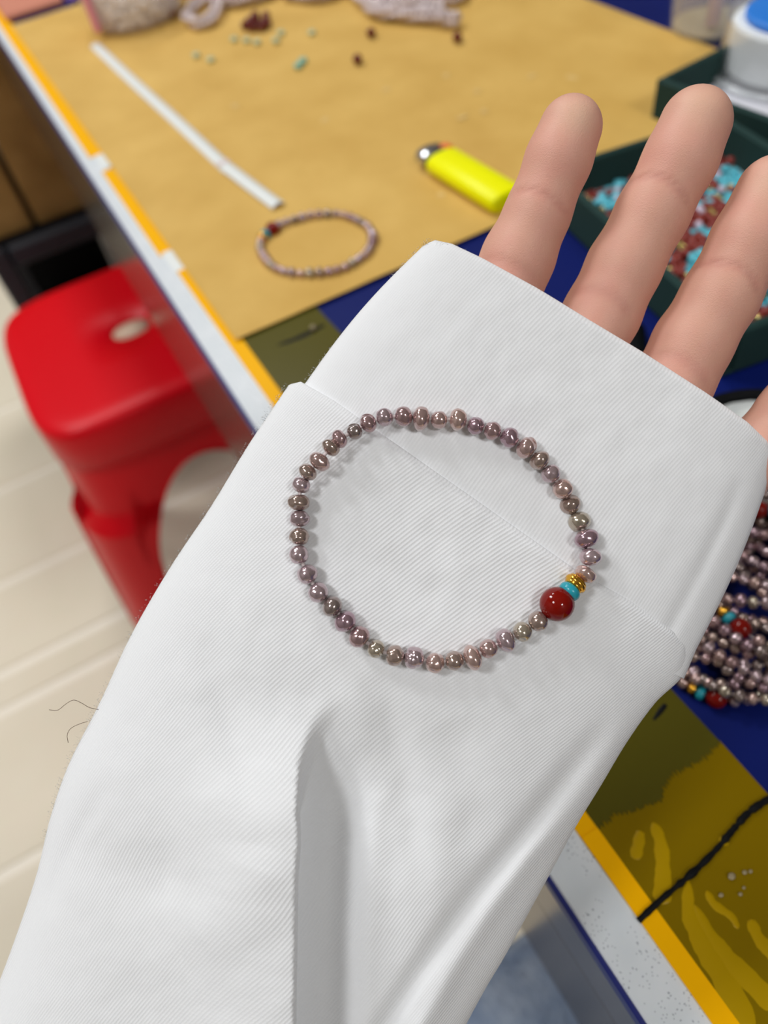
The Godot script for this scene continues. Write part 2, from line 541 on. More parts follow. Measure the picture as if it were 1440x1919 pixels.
# a flattened tube of cloth: front from -1 to 1, then the back from 1 to -1, then a turned-in lip
func cloth_tube(rows: int, around: int, plan: Callable, front: Callable, back: float, lip: float, origin: Vector3, rake: float, keep: bool) -> ArrayMesh:
	var n := around * 2
	var pts := PackedVector3Array()
	var uvs := PackedVector2Array()
	var lip_rows := 5
	for j in range(-lip_rows, rows + 1):
		for i in n + 1:
			var is_front := i <= around
			var x := float(i) / around if is_front else float(n - i) / around
			var a := -cos(PI * x)
			a = lerpf(a, 2.0 * x - 1.0, 0.55)
			var t := maxf(float(j), 0.0) / rows
			var p: Vector2 = plan.call(t, a)
			var h: float = front.call(t, a, p) if is_front else -back * swell(a, 2.6, 0.55) * (0.62 + 0.38 * minf(t * 3.0, 1.0) if keep else 1.0)
			if j < 0:      # the lip rolls in over the thickness of the cloth, then runs inside
				var w := -float(j) / lip_rows
				var ang := minf(w * 1.6, 1.0) * PI
				var nxt: Vector2 = plan.call(0.06, a)
				var dir := (p - nxt).normalized()
				var out := sin(ang) * lip * 0.5 * 8.4 - maxf(0.0, w - 0.62) * 160.0
				var inn := (1.0 - cos(ang)) * 0.5 * lip
				p += dir * out
				var mid: Vector2 = (plan.call(0.0, -1.0) + plan.call(0.0, 1.0)) * 0.5
				p = p.move_toward(mid, inn * 8.4 * pow(absf(a), 6.0))
				h -= inn * signf(h) * minf(1.0, absf(h) / lip)
			if keep and is_front: p.x += overhang(p)
			if keep and is_front and j >= 0 and j % 2 == 0 and i % 2 == 0: sleeve_pts.append(Vector3(p.x, p.y, h))
			pts.append(A(p.x, p.y, h) - origin)
			var lr: float = plan.call(t, -1.0).distance_to(plan.call(t, 1.0))
			var across := x * lr * (1.0 if is_front else -1.0)
			var run: float = (plan.call(t, -1.0) + plan.call(t, 1.0)).length() * 0.5
			var q: Vector2 = Vector2(across, (plan.call(0.0, 0.0) as Vector2).distance_to(plan.call(t, 0.0))).rotated(rake)
			uvs.append(q / 92.0)
	var st := begin(true)
	var w_ := n + 1
	for j in rows + lip_rows:
		for i in n:
			var a := j * w_ + i
			for k in [a, a + w_ + 1, a + 1, a, a + w_, a + w_ + 1]:
				st.set_uv(uvs[k])
				st.add_vertex(pts[k])
	st.generate_normals()
	st.generate_tangents()
	return st.commit()

func make_sleeve(who: Node3D) -> void:
	var o := who.position
	var axis := Vector2(0.56, -0.83)
	var plan := func(t: float, a: float) -> Vector2:
		var l := along(LEFT, t)
		var r := along(RIGHT, t)
		var p := l.lerp(r, (a + 1.0) / 2.0)
		var e: Vector2 = by_length(HEM, (a + 1.0) / 2.0) - LEFT[0].lerp(RIGHT[0], (a + 1.0) / 2.0)
		return p + e * (1.0 - smoothstep(0.0, 0.3, t))
	var front := func(t: float, a: float, p: Vector2) -> float:
		var s := swell(a, 3.4, 0.55)
		var thick := 8.4 + 3.4 * smoothstep(0.0, 0.5, t) - 0.7 * exp(-pow(t / 0.012, 2.0)) + 0.0
		return (thick + fold_height(p)) * s if fold_height(p) > -thick else 0.3 * s
	var m := cloth_tube(230, 170, plan, front, 30.0, 1.3, o, -0.3, true)
	obj("sleeve", m, M.sleeve, who)
	var cuff_plan := func(t: float, a: float) -> Vector2:
		var x := (a + 1.0) / 2.0
		var m0 := by_length(MOUTH, x)
		var h0 := by_length([Vector2(574, 716), Vector2(620, 752), Vector2(700, 808), Vector2(800, 878), Vector2(900, 948), Vector2(1000, 1018), Vector2(1080, 1074), Vector2(1180, 1130), Vector2(1255, 1185), Vector2(1306, 1216)], x)
		var s := t * 1.16
		var p := m0.lerp(h0, s)
		p += Vector2(0.83, 0.56) * (10.0 * sin(minf(s, 1.0) * PI) * a * absf(a))
		return p
	var cuff_front := func(t: float, a: float, p: Vector2) -> float:
		var s := swell(a, 4.2, 0.5)
		var thick := 6.6 + 0.5 * sin(minf(t, 1.0) * PI) + 0.25 * cloth_noise.get_noise_2d(p.x * 1.3 + 400.0, p.y * 1.3)
		return thick * s - 0.5 * exp(-pow((a - 0.86) / 0.03, 2.0)) * smoothstep(0.1, 0.4, t)
	var mc := cloth_tube(110, 130, cuff_plan, cuff_front, 15.0, 2.4, o, 0.0, true)
	obj("cuff", mc, M.cuff, who)
	# loose cotton fibres along the edges of the cuff and the sleeve
	var st := begin(true)
	var fr := RandomNumberGenerator.new()
	fr.seed = 31
	for k in 1100:
		var p: Vector2
		var outw: Vector2
		var pick := fr.randf()
		if pick < 0.5:
			var x := fr.randf()
			p = by_length(MOUTH, x)
			outw = axis
		elif pick < 0.8:
			var x := fr.randf() * 0.6
			p = along(LEFT, x)
			outw = Vector2(-0.85, -0.5)
		else:
			p = Vector2(574, 716).lerp(Vector2(792, 462), fr.randf())
			outw = Vector2(-0.76, -0.65)
		var h := fr.randf_range(-1.5, 4.0) if pick < 0.5 else fr.randf_range(-1.0, 1.0)
		var d1 := outw.rotated(fr.randf_range(-0.9, 0.9)) * fr.randf_range(3.0, 8.0)
		var d2 := outw.rotated(fr.randf_range(-1.6, 1.6)) * fr.randf_range(2.0, 6.0)
		var q := [p - outw * 3.0, p + d1, p + d1 + d2]
		for leg in 2:
			var a := A(q[leg].x, q[leg].y, h) - o
			var b := A(q[leg + 1].x, q[leg + 1].y, h + 0.1) - o
			var w := (b - a).cross(CZ).normalized() * 0.00003
			var w2 := (b - a).cross(w).normalized() * 0.00003
			for c in [[a - w, a + w, b], [a + w, a + w2, b], [a + w2, a - w, b]]:
				for v in c: st.add_vertex(v)
	st.generate_normals()
	obj("fuzz", st.commit(), M.fibre, who).set_meta("kind", "stuff")

func cloth_at(u: float, v: float) -> float:
	var best := 1e9
	var h := 0.0
	for p in sleeve_pts:
		var d := Vector2(p.x - u, p.y - v).length_squared()
		if d < 60.0: h = maxf(h, p.z)
		if d < best:
			best = d
			if h == 0.0: h = p.z
	return h

# ---------------------------------------------------------------- the hand: joints with radii, meshed as surface nets
const CELL := 1.1     # millimetres
var bones: Array = []
var creases: Array = []

func L(u: float, v: float, h: float) -> Vector3:   # arm plane to millimetres beside the lens axis
	var d := REACH * 1000.0 - h
	return Vector3((u - 720.0) / FOCAL * d, -(v - 959.5) / FOCAL * d, h)

func chain(pts: Array) -> void:     # [u, v, h, radius] ...
	for k in pts.size() - 1:
		bones.append([L(pts[k][0], pts[k][1], pts[k][2]), L(pts[k + 1][0], pts[k + 1][1], pts[k + 1][2]), float(pts[k][3]), float(pts[k + 1][3])])

func crease(u: float, v: float, dir: Vector2, deep: float, wide: float, half: float) -> void:
	creases.append([L(u, v, 0), Vector3(dir.x, -dir.y, 0).normalized(), deep, wide, half])

func field(p: Vector3, use: Array) -> float:
	var s := 0.0
	for b in use:
		var ba: Vector3 = b[1] - b[0]
		var t := clampf((p - b[0]).dot(ba) / ba.length_squared(), 0.0, 1.0)
		s += exp(-(p.distance_to(b[0] + ba * t) - lerpf(b[2], b[3], t)) / 0.9)
	return -0.9 * log(maxf(s, 1e-30))

func grooves(p: Vector3) -> float:
	var g := 0.0
	for c in creases:
		var q: Vector3 = p - c[0]
		var w: Vector3 = Vector3(-c[1].y, c[1].x, 0)
		var x: float = q.dot(w) / c[4]
		if absf(x) > 1.3: continue
		var t: float = q.dot(c[1]) + 0.35 * sin(x * 2.2 + c[0].x) + 0.8 * x * x
		g += c[2] * exp(-pow(t / c[3], 2.0)) * (1.0 - smoothstep(0.75, 1.3, absf(x)))
	return g

func make_hand(who: Node3D) -> void:
	# index, middle, ring, little finger: tip, joints, knuckle, then the palm to the wrist
	var index := [[1070, 240, 2.5, 6.75], [1047, 300, 1.5, 6.9], [1008, 400, -1.5, 7.0], [972, 482, -4, 7.9], [935, 570, -6, 8.5], [820, 860, -6, 9.2]]
	var middle := [[1304, 232, 3, 7.6], [1275, 300, 2.0, 7.6], [1223, 400, -1, 7.75], [1170, 500, -3.5, 8.1], [1128, 588, -5.5, 8.4], [960, 900, -6, 9.6]]
	var ring := [[1448, 359, 3, 7.5], [1405, 450, 1.5, 7.8], [1350, 556, -1.5, 8.1], [1298, 644, -4, 8.5], [1262, 716, -5.5, 8.6], [1095, 1000, -6, 9.4]]
	var little := [[1588, 610, 3, 5.2], [1545, 680, 1.5, 6.0], [1480, 768, -1.5, 6.4], [1425, 838, -4, 6.8], [1222, 1075, -6, 8.4]]
	var thumb := [[735, 835, -2, 6.2], [700, 900, -3, 7.4], [650, 1040, -5, 8.0], [640, 1180, -6, 9.5], [720, 1400, -7, 10.5]]
	for f in [index, middle, ring, little, thumb]: chain(f)
	for f in [index, middle, ring, little]: chain([[f[-1][0], f[-1][1], -6, f[-1][3]], [720, 1480, -8, 9.5]])
	chain([[705, 1470, -8, 10.0], [610, 1620, -16, 10.0], [460, 1900, -18, 10.5]])
	chain([[765, 1490, -8, 10.0], [680, 1650, -16, 10.0], [560, 1930, -18, 10.5]])
	var di := Vector2(0.37, -0.93)
	var dm := Vector2(0.47, -0.885)
	var dr := Vector2(0.53, -0.85)
	crease(1010, 386, di, 0.26, 0.8, 6.5)
	crease(1228, 370, dm, 0.3, 0.85, 7.0)
	crease(1130, 560, dm, 0.26, 1.4, 6.5)
	crease(1350, 522, dr, 0.3, 0.9, 7.5)
	crease(1280, 690, dr, 0.24, 1.3, 7.0)
	crease(955, 505, di, 0.2, 1.3, 7.0)
	var lo := Vector3(1e9, 1e9, 1e9)
	var hi := -lo
	for b in bones:
		for e in 2:
			lo = lo.min(b[e] - Vector3.ONE * (b[2 + e] + 2.5))
			hi = hi.max(b[e] + Vector3.ONE * (b[2 + e] + 2.5))
	const BL := 6
	var nb := Vector3i(((hi - lo) / (CELL * BL)).ceil())
	var dim := nb * BL + Vector3i.ONE
	var val := PackedFloat32Array()
	val.resize(dim.x * dim.y * dim.z)
	val.fill(9.0)
	var live := []
	for bz in nb.z:
		for by in nb.y:
			for bx in nb.x:
				var c := lo + (Vector3(bx, by, bz) + Vector3.ONE * 0.5) * CELL * BL
				var usable := []
				var best := 1e9
				for b in bones:
					var ba: Vector3 = b[1] - b[0]
					var t := clampf((c - b[0]).dot(ba) / ba.length_squared(), 0.0, 1.0)
					var d: float = c.distance_to(b[0] + ba * t) - lerpf(b[2], b[3], t)
					best = minf(best, d)
					if d < 12.0: usable.append(b)
				if best > 8.0: continue
				var inner := best < -7.5
				for z in BL + 1:
					for y in BL + 1:
						for x in BL + 1:
							var g := Vector3i(bx * BL + x, by * BL + y, bz * BL + z)
							var at := (g.z * dim.y + g.y) * dim.x + g.x
							if inner: val[at] = -9.0
							elif val[at] == 9.0: val[at] = field(lo + Vector3(g) * CELL, usable)
				if not inner: live.append([Vector3i(bx, by, bz), usable])
	var number := {}
	var pos := PackedVector3Array()
	var nor := PackedVector3Array()
	var col := PackedColorArray()
	var sx := 1
	var sy := dim.x
	var sz := dim.x * dim.y
	var corner := [0, sx, sy, sx + sy, sz, sx + sz, sy + sz, sx + sy + sz]
	var spots := [Vector3(0, 0, 0), Vector3(1, 0, 0), Vector3(0, 1, 0), Vector3(1, 1, 0), Vector3(0, 0, 1), Vector3(1, 0, 1), Vector3(0, 1, 1), Vector3(1, 1, 1)]
	var edges := [[0, 1], [2, 3], [4, 5], [6, 7], [0, 2], [1, 3], [4, 6], [5, 7], [0, 4], [1, 5], [2, 6], [3, 7]]
	var origin := who.position
	var blotch := noise(0.09, 5, 2)
	for e in live:
		var base: Vector3i = e[0] * BL
		for z in BL:
			for y in BL:
				for x in BL:
					var at := ((base.z + z) * dim.y + base.y + y) * dim.x + base.x + x
					var inside := 0
					for k in 8:
						if val[at + corner[k]] < 0.0: inside += 1
					if inside == 0 or inside == 8: continue
					var sum := Vector3.ZERO
					var cnt := 0
					for ed in edges:
						var va := val[at + corner[ed[0]]]
						var vb := val[at + corner[ed[1]]]
						if (va < 0.0) != (vb < 0.0):
							sum += spots[ed[0]].lerp(spots[ed[1]], va / (va - vb))
							cnt += 1
					var p := lo + (Vector3(base) + Vector3(x, y, z) + sum / cnt) * CELL
					var use: Array = e[1]
					var h := 0.35
					var n := Vector3(field(p + Vector3(h, 0, 0), use) - field(p - Vector3(h, 0, 0), use), field(p + Vector3(0, h, 0), use) - field(p - Vector3(0, h, 0), use), field(p + Vector3(0, 0, h), use) - field(p - Vector3(0, 0, h), use)).normalized()
					p -= n * field(p, use)
					var palm := smoothstep(-0.1, 0.5, n.z)
					var fold_here := 0.0
					if palm > 0.0 and p.y > 15.0:
						var g0 := grooves(p)
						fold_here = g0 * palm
						var gr := Vector3(grooves(p + Vector3(h, 0, 0)) - grooves(p - Vector3(h, 0, 0)), grooves(p + Vector3(0, h, 0)) - grooves(p - Vector3(0, h, 0)), 0) / (2.0 * h)
						p -= n * g0 * palm
						n = (n + gr * palm).normalized()
					number[at] = pos.size()
					pos.append(CAM + CX * p.x * 0.001 + CY * p.y * 0.001 + CZ * (p.z * 0.001 - REACH) - origin)
					nor.append((CX * n.x + CY * n.y + CZ * n.z).normalized())
					var c := Color(0.75, 0.405, 0.305)
					var redder := 0.0
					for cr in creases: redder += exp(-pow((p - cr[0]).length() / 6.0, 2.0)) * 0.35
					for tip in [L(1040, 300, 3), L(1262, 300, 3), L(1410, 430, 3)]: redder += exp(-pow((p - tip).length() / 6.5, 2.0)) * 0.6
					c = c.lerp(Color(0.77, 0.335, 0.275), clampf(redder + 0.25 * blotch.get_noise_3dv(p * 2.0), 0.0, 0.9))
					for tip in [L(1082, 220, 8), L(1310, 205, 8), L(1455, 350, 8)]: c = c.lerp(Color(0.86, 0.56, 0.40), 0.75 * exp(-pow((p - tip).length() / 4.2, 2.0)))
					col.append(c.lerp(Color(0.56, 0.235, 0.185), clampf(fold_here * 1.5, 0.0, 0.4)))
	var idx := PackedInt32Array()
	for e in live:
		var base: Vector3i = e[0] * BL
		for z in BL:
			for y in BL:
				for x in BL:
					var at := ((base.z + z) * dim.y + base.y + y) * dim.x + base.x + x
					var v0 := val[at]
					for ax in 3:
						var st: int = [sx, sy, sz][ax]
						if (v0 < 0.0) == (val[at + st] < 0.0): continue
						var s1: int = [sy, sz, sx][ax]
						var s2: int = [sz, sx, sy][ax]
						var q := [at, at - s1, at - s1 - s2, at - s2]
						if not (number.has(q[0]) and number.has(q[1]) and number.has(q[2]) and number.has(q[3])): continue
						var a: int = number[q[0]]
						var b: int = number[q[1]]
						var c2: int = number[q[2]]
						var d: int = number[q[3]]
						if v0 < 0.0: idx.append_array([a, c2, b, a, d, c2])
						else: idx.append_array([a, b, c2, a, c2, d])
	var arr := []
	arr.resize(Mesh.ARRAY_MAX)
	arr[Mesh.ARRAY_VERTEX] = pos
	arr[Mesh.ARRAY_NORMAL] = nor
	arr[Mesh.ARRAY_COLOR] = col
	arr[Mesh.ARRAY_INDEX] = idx
	var mesh := ArrayMesh.new()
	mesh.add_surface_from_arrays(Mesh.PRIMITIVE_TRIANGLES, arr)
	obj("hand", mesh, M.skin, who)

func make_hairs() -> void:
	var words_ := ["long fine brown hair curling out from the left sleeve edge", "short fine brown hair under the longer one at the left sleeve edge"]
	var runs := [[[92, 1330], [108, 1331], [124, 1319], [138, 1312], [152, 1317], [168, 1326], [186, 1330]], [[128, 1392], [126, 1378], [132, 1366], [146, 1358], [164, 1352]]]
	for k in 2:
		var at := A(runs[k][0][0], runs[k][0][1], 1.5)
		var pts := []
		for q in runs[k]: pts.append(A(q[0], q[1], 1.5 + 0.3 * sin(q[0] * 0.05)) - at)
		var o := obj("hair_strand", tube(smooth_path(pts, 6), func(_t): return 0.00006, 5), M.hair, self, at)
		tag(o, words_[k], "hair")

func make_person() -> void:
	var who := thing("person", "left hand held palm up in a long white knit sleeve, with blue jeans below", "person", Vector3(-0.039, 0.856, -0.0965))
	make_hand(who)
	make_sleeve(who)
	var o := who.position
	var thigh := [Vector3(-0.62, 0.515, 0.035), Vector3(-0.4, 0.515, 0.03), Vector3(-0.2, 0.512, 0.027), Vector3(-0.05, 0.51, 0.026), Vector3(0.08, 0.505, 0.026), Vector3(0.15, 0.475, 0.03), Vector3(0.175, 0.41, 0.04), Vector3(0.165, 0.33, 0.04), Vector3(0.15, 0.2, 0.04), Vector3(0.14, 0.06, 0.04)]
	var leg := smooth_path(thigh, 6)
	for k in leg.size(): leg[k] -= o
	var wr := noise(5.0, 61, 3)
	var st := SurfaceTool.new()
	var tb := tube(leg, func(t): return lerpf(0.092, 0.068, minf(t * 1.6, 1.0)) + 0.004 * wr.get_noise_2d(t * 3.0, 0.4), 28)
	obj("jeans", tb, M.denim, who)
	var leg2 := []
	for p in leg: leg2.append(p + Vector3(0.0, 0.0, 0.21))
	obj("jeans", tube(leg2, func(t): return lerpf(0.092, 0.068, minf(t * 1.6, 1.0)), 28), M.denim, who)

# the bracelet on the sleeve: [across the plane u, v, radius across the string], clockwise from the upper left
func make_sleeve_bracelet() -> void:
	var spots := [
		[325, 155, 34], [383, 118, 40], [452, 95, 39], [533, 90, 41], [607, 100, 51], [683, 105, 37], [762, 105, 46], [836, 130, 38], [908, 152, 39], [980, 180, 42], [1050, 222, 48],
		[1108, 275, 45], [1153, 332, 41], [1203, 395, 43], [1235, 462, 45], [1275, 535, 49], [1303, 607, 52], [1323, 683, 46], [1300, 757, 47], [1258, 795, 47], [1233, 828, 46], [1180, 882, 71],
		[1100, 955, 42], [1035, 1000, 40], [963, 1035, 50], [890, 1070, 39], [823, 1108, 53], [748, 1120, 40], [665, 1130, 42], [578, 1108, 46], [497, 1100, 43], [415, 1072, 37],
		[345, 1020, 46], [287, 955, 45], [232, 893, 45], [172, 833, 43], [127, 757, 43], [92, 675, 41], [92, 597, 42], [95, 522, 42], [90, 453, 48], [100, 380, 39], [128, 325, 41], [178, 280, 46], [225, 222, 41], [262, 185, 39]]
	var n := spots.size()
	var places := []
	for s in spots:
		var u: float = 520.0 + s[0] / 2.25
		var v: float = 740.0 + s[1] / 2.25
		var r: float = s[2] / 2.25 * REACH / FOCAL * 1000.0 * 0.96
		places.append([u, v, cloth_at(u, v) + r, r])
	for turn in 3:      # a strung ring is smoother than the cloth below it
		var hs := []
		for k in n: hs.append(maxf(places[k][2] - 0.2, (places[(k + n - 1) % n][2] + places[k][2] * 2.0 + places[(k + 1) % n][2]) / 4.0))
		for k in n: places[k][2] = hs[k]
	for k in n:
		var lift: float = exp(-pow((float((k + 6) % n) - 3.0) / 5.0, 2.0)) * 1.6
		places[k][2] += lift
	var centre := A(750, 1010, 11)
	var t := thing("pearl_bracelet", "bracelet of mauve baroque pearls with one red bead, lying on the white sleeve", "bracelet", centre)
	var pts := []
	for p in places: pts.append(A(p[0], p[1], p[2]) - centre)
	var loop := pts.duplicate()
	loop.append(pts[0])
	obj("elastic_cord", tube(loop, func(_x): return 0.0004, 6), M.cord, t)
	var r := RandomNumberGenerator.new()
	r.seed = 8
	var tone := [3, 1, 4, 1, 0, 0, 2, 7, 1, 7, 0, 5, 4, 2, 5, 6, 7, 8, 2, 0, 0, 0, 5, 6, 4, 0, 2, 5, 2, 4, 5, 6, 1, 7, 3, 4, 4, 8, 5, 4, 5, 8, 5, 0, 5, 1]
	for k in n:
		var d: Vector3 = pts[(k + 1) % n] - pts[(k + n - 1) % n]
		var half: float = (pts[k].distance_to(pts[(k + 1) % n]) + pts[k].distance_to(pts[(k + n - 1) % n])) / 4.0
		var w: float = places[k][3] * 0.001
		if k == 19: put_bead(t, "gold_bead", gold_mesh, M.gold, pts[k], pts[21] - pts[18], Vector3(w * 1.04, w * 0.85, w * 1.04)).set_meta("label", "shiny gold spacer bead")
		elif k == 20: put_bead(t, "turquoise_bead", disc_mesh, M.turquoise, pts[k], pts[21] - pts[19], Vector3(w, w * 1.05, w)).set_meta("label", "flattened turquoise bead")
		elif k == 21: put_bead(t, "red_bead", ball_mesh, M.red_bead, pts[k], d, Vector3.ONE * w).set_meta("label", "large round dark red bead")
		else: put_bead(t, "pearl", pearl_meshes[(k * 7 + 3) % 10], pearl_mats[tone[k]], pts[k], d, Vector3(w, minf(half * 1.04, w), w), r.randf() * TAU)

# ---------------------------------------------------------------- the table and what is on it
func spot(x: float, z: float, h := 0.0) -> Vector3:
	return Vector3(x, TOP + h, z)

func make_table() -> void:
	var t := thing("work_table", "long work table with blue top, white front edge and dark steel apron", "table", Vector3.ZERO)
	obj("tabletop", box(Vector3(0.79, 0.028, 1.9), 0.001), M.blue, t, Vector3(0.41, TOP - 0.0142, -0.35))
	obj("edge_trim", box(Vector3(0.0150, 0.007, 1.9), 0.0006), M.trim_white, t, Vector3(0.0086, TOP - 0.0035, -0.35)).set_meta("label", "white painted edge strip with worn specks")
	obj("edge_line", box(Vector3(0.0016, 0.0068, 1.9), 0.0005), M.blue_line, t, Vector3(0.0005, TOP - 0.0035, -0.35)).set_meta("label", "thin dark blue line along the edge")
	obj("apron_rail", box(Vector3(0.012, 0.037, 1.9), 0.001), M.apron, t, Vector3(0.0066, 0.7242, -0.35))
	obj("apron_panel", box(Vector3(0.012, 0.092, 1.9), 0.0015), M.apron, t, Vector3(0.0076, 0.6545, -0.35))
	obj("joint_line", box(Vector3(0.006, 0.005, 1.9), 0.0003), M.black, t, Vector3(0.0045, 0.7031, -0.35))
	obj("back_panel", box(Vector3(0.02, 0.12, 1.9), 0.001), M.apron, t, Vector3(0.78, 0.66, -0.35))
	for x in [0.05, 0.76]:
		for z in [-1.26, 0.56]: obj("leg", box(Vector3(0.05, 0.735, 0.05), 0.003), M.steel, t, Vector3(x, 0.3675, z))

func ribbon(pts: Array, widths: Array, y: float, thick: float) -> ArrayMesh:
	var path := smooth_path(pts, 8)
	var n := path.size()
	var w := noise(60.0, 3, 2)
	var f := func(i, j):
		var t := float(j) / (n - 1)
		var x := t * (widths.size() - 1)
		var k := mini(int(x), widths.size() - 2)
		var wd: float = lerpf(widths[k], widths[k + 1], x - k) * (1.0 + 0.25 * w.get_noise_1d(j * 0.004 + 3.0)) * minf(1.0, minf(t, 1.0 - t) * 12.0 + 0.15)
		var d: Vector2 = path[mini(j + 1, n - 1)] - path[maxi(j - 1, 0)]
		var side := Vector2(-d.y, d.x).normalized()
		var s: float = (i - 3) / 3.0
		var q: Vector2 = path[j] + side * s * wd / 2.0
		return Vector3(q.x, y + thick * (1.0 - s * s), q.y)
	return sheet(6, n - 1, f, func(i, j): return Vector2(i / 6.0, float(j) / n))

func make_tapes() -> void:
	# tape along the front: yellow where it runs over the white edge, olive over the blue
	var r := RandomNumberGenerator.new()
	r.seed = 19
	var cut := PackedVector2Array()       # the toothed torn end
	for k in 73:
		var x := lerpf(0.0205, 0.0682, k / 72.0)
		var big := [-0.0365, -0.0372, -0.0345, -0.0336, -0.0375, -0.0368, -0.0362, -0.0372]
		var q := k / 72.0 * 7.0
		var b := mini(int(q), 6)
		cut.append(Vector2(x, lerpf(big[b], big[b + 1], q - b) + (0.0006 if k % 2 else -0.0006) + r.randf_range(-0.0006, 0.0006)))
	var near_tape := thing("yellow_tape", "glossy olive yellow tape with a toothed end, at the lower right table corner", "tape", spot(0.04, 0.1))
	var o := near_tape.position
	var poly := PackedVector2Array()
	for c in cut: poly.append(c - Vector2(o.x, o.z))
	poly.append(Vector2(0.0687 - o.x, 0.5 - o.z))
	poly.append(Vector2(0.0205 - o.x, 0.5 - o.z))
	obj("tape_sheet", slab(poly, 0.0004, 0.0007), M.tape_olive, near_tape)
	var strip := func(z0: float, z1: float, x0: float, x1: float) -> PackedVector2Array:
		return PackedVector2Array([Vector2(x0, z0), Vector2(x1, z0), Vector2(x1, z1), Vector2(x0, z1)])
	var y1 := obj("overhang", slab(strip.call(-0.0372 - o.z, 0.5 - o.z, 0.0149 - o.x, 0.0206 - o.x), 0.0003, 0.0008), M.tape_yellow, near_tape)
	y1.set_meta("label", "bright yellow strip of tape over the white edge")
	var streaks := [
		[[Vector2(0.0240, -0.0250), Vector2(0.0275, -0.0275), Vector2(0.0305, -0.0300)], [0.0030, 0.0034, 0.0020]],
		[[Vector2(0.0350, -0.0300), Vector2(0.0330, -0.0245), Vector2(0.0280, -0.0180), Vector2(0.0225, -0.0125)], [0.0024, 0.0038, 0.0038, 0.0048]],
		[[Vector2(0.0330, -0.0135), Vector2(0.0275, -0.0075), Vector2(0.0255, -0.0010), Vector2(0.0240, 0.0075), Vector2(0.0225, 0.0200)], [0.0014, 0.0040, 0.0050, 0.0056, 0.0066]],
		[[Vector2(0.0300, -0.0080), Vector2(0.0285, 0.0000), Vector2(0.0290, 0.0090), Vector2(0.0310, 0.0200)], [0.0014, 0.0034, 0.0046, 0.0054]],
		[[Vector2(0.0352, -0.0090), Vector2(0.0345, -0.0055), Vector2(0.0362, -0.0010), Vector2(0.0355, 0.0020)], [0.0014, 0.0024, 0.0018, 0.0012]],
		[[Vector2(0.0400, 0.0020), Vector2(0.0385, 0.0060), Vector2(0.0385, 0.0120)], [0.0026, 0.0034, 0.0030]],
		[[Vector2(0.0475, -0.0150), Vector2(0.0490, -0.0170)], [0.0026, 0.0024]]]
	for s in streaks:
		var pts := []
		for p in s[0]: pts.append(p - Vector2(o.x, o.z))
		obj("air_streak", ribbon(pts, s[1], 0.0007, 0.00016), M.tape_streak, near_tape).set_meta("label", "lighter yellow streak of air under the tape")
	var far_tape := thing("olive_tape", "dark olive tape strip along the table edge, below the kraft paper", "tape", spot(0.04, -0.18))
	o = far_tape.position
	poly = PackedVector2Array()
	for k in range(cut.size() - 1, -1, -1): poly.append(cut[k] + Vector2(0, 0.0012) - Vector2(o.x, o.z))
	poly.append(Vector2(0.0195, -0.36) - Vector2(o.x, o.z))
	poly.append(Vector2(0.0622, -0.36) - Vector2(o.x, o.z))
	obj("tape_sheet", slab(poly, 0.0002, 0.0004), M.tape_dark, far_tape)
	obj("crease_line", ribbon([Vector2(0.033, -0.2990) - Vector2(o.x, o.z), Vector2(0.045, -0.2975) - Vector2(o.x, o.z), Vector2(0.060, -0.2985) - Vector2(o.x, o.z)], [0.001, 0.0035, 0.002], 0.0004, 0.0002), M.black, far_tape).set_meta("label", "dark mark on the tape")
	obj("crease_line", ribbon([Vector2(0.056, -0.0535) - Vector2(o.x, o.z), Vector2(0.063, -0.0555) - Vector2(o.x, o.z)], [0.001, 0.002], 0.0004, 0.0002), M.black, far_tape).set_meta("label", "dark mark on the tape")
	var labels := ["bright yellow tape strip on the white table edge, nearest the sleeve", "bright yellow tape strip on the white edge, between the two bare gaps", "bright yellow tape strip at the far left end of the white table edge"]
	var runs := [[-0.396, -0.0366, 0.0115, 0.0206], [-0.548, -0.418, 0.0095, 0.0200], [-1.02, -0.575, 0.0078, 0.0190]]
	for k in 3:
		var q: Array = runs[k]
		var mid: float = (q[0] + q[1]) / 2.0
		var tp := obj("yellow_tape", slab(PackedVector2Array([Vector2(q[2] - 0.016 + (0.0012 if k == 0 else 0.0), q[0] - mid), Vector2(q[3] - 0.016, q[0] - mid), Vector2(q[3] - 0.016, q[1] - mid), Vector2((0.0149 if k == 0 else q[2]) - 0.016, q[1] - mid)]), 0.0002, 0.00045), M.tape_yellow, self, spot(0.016, mid))
		tag(tp, labels[k], "tape", "yellow tape strips on the table edge")
	for z in [-0.5615, -0.407]:
		var gp := obj("white_patch", slab(PackedVector2Array([Vector2(-0.0045, -0.0135), Vector2(0.0040, -0.0135), Vector2(0.0040, 0.011), Vector2(-0.0045, 0.011)]), 0.0002, 0.0005), M.white_plastic, self, spot(0.0158, z))
		tag(gp, "bare white patch on the table edge " + ("farther from the stool seat's hole" if z < -0.5 else "nearer the lone bracelet"), "patch", "bare white patches on the table edge")
	# the black cord over the tape, and crumbs of clear plastic
	var cord := []
	var wob := noise(140.0, 23, 3)
	for p in smooth_path([Vector3(0.0145, 0.0012, -0.0125), Vector3(0.024, 0.0014, -0.0135), Vector3(0.035, 0.0013, -0.0142), Vector3(0.045, 0.0013, -0.0155), Vector3(0.0535, 0.0013, -0.0172), Vector3(0.060, 0.0013, -0.0182), Vector3(0.069, 0.0012, -0.0178), Vector3(0.085, 0.0012, -0.015)], 7): cord.append(p - Vector3(0.045, 0, -0.015))
	var black := obj("black_cord", tube(cord, func(t): return 0.00085 + 0.0005 * wob.get_noise_1d(t), 8), M.black, self, spot(0.045, -0.015))
	tag(black, "rough black cord lying across the glossy yellow tape", "cord")
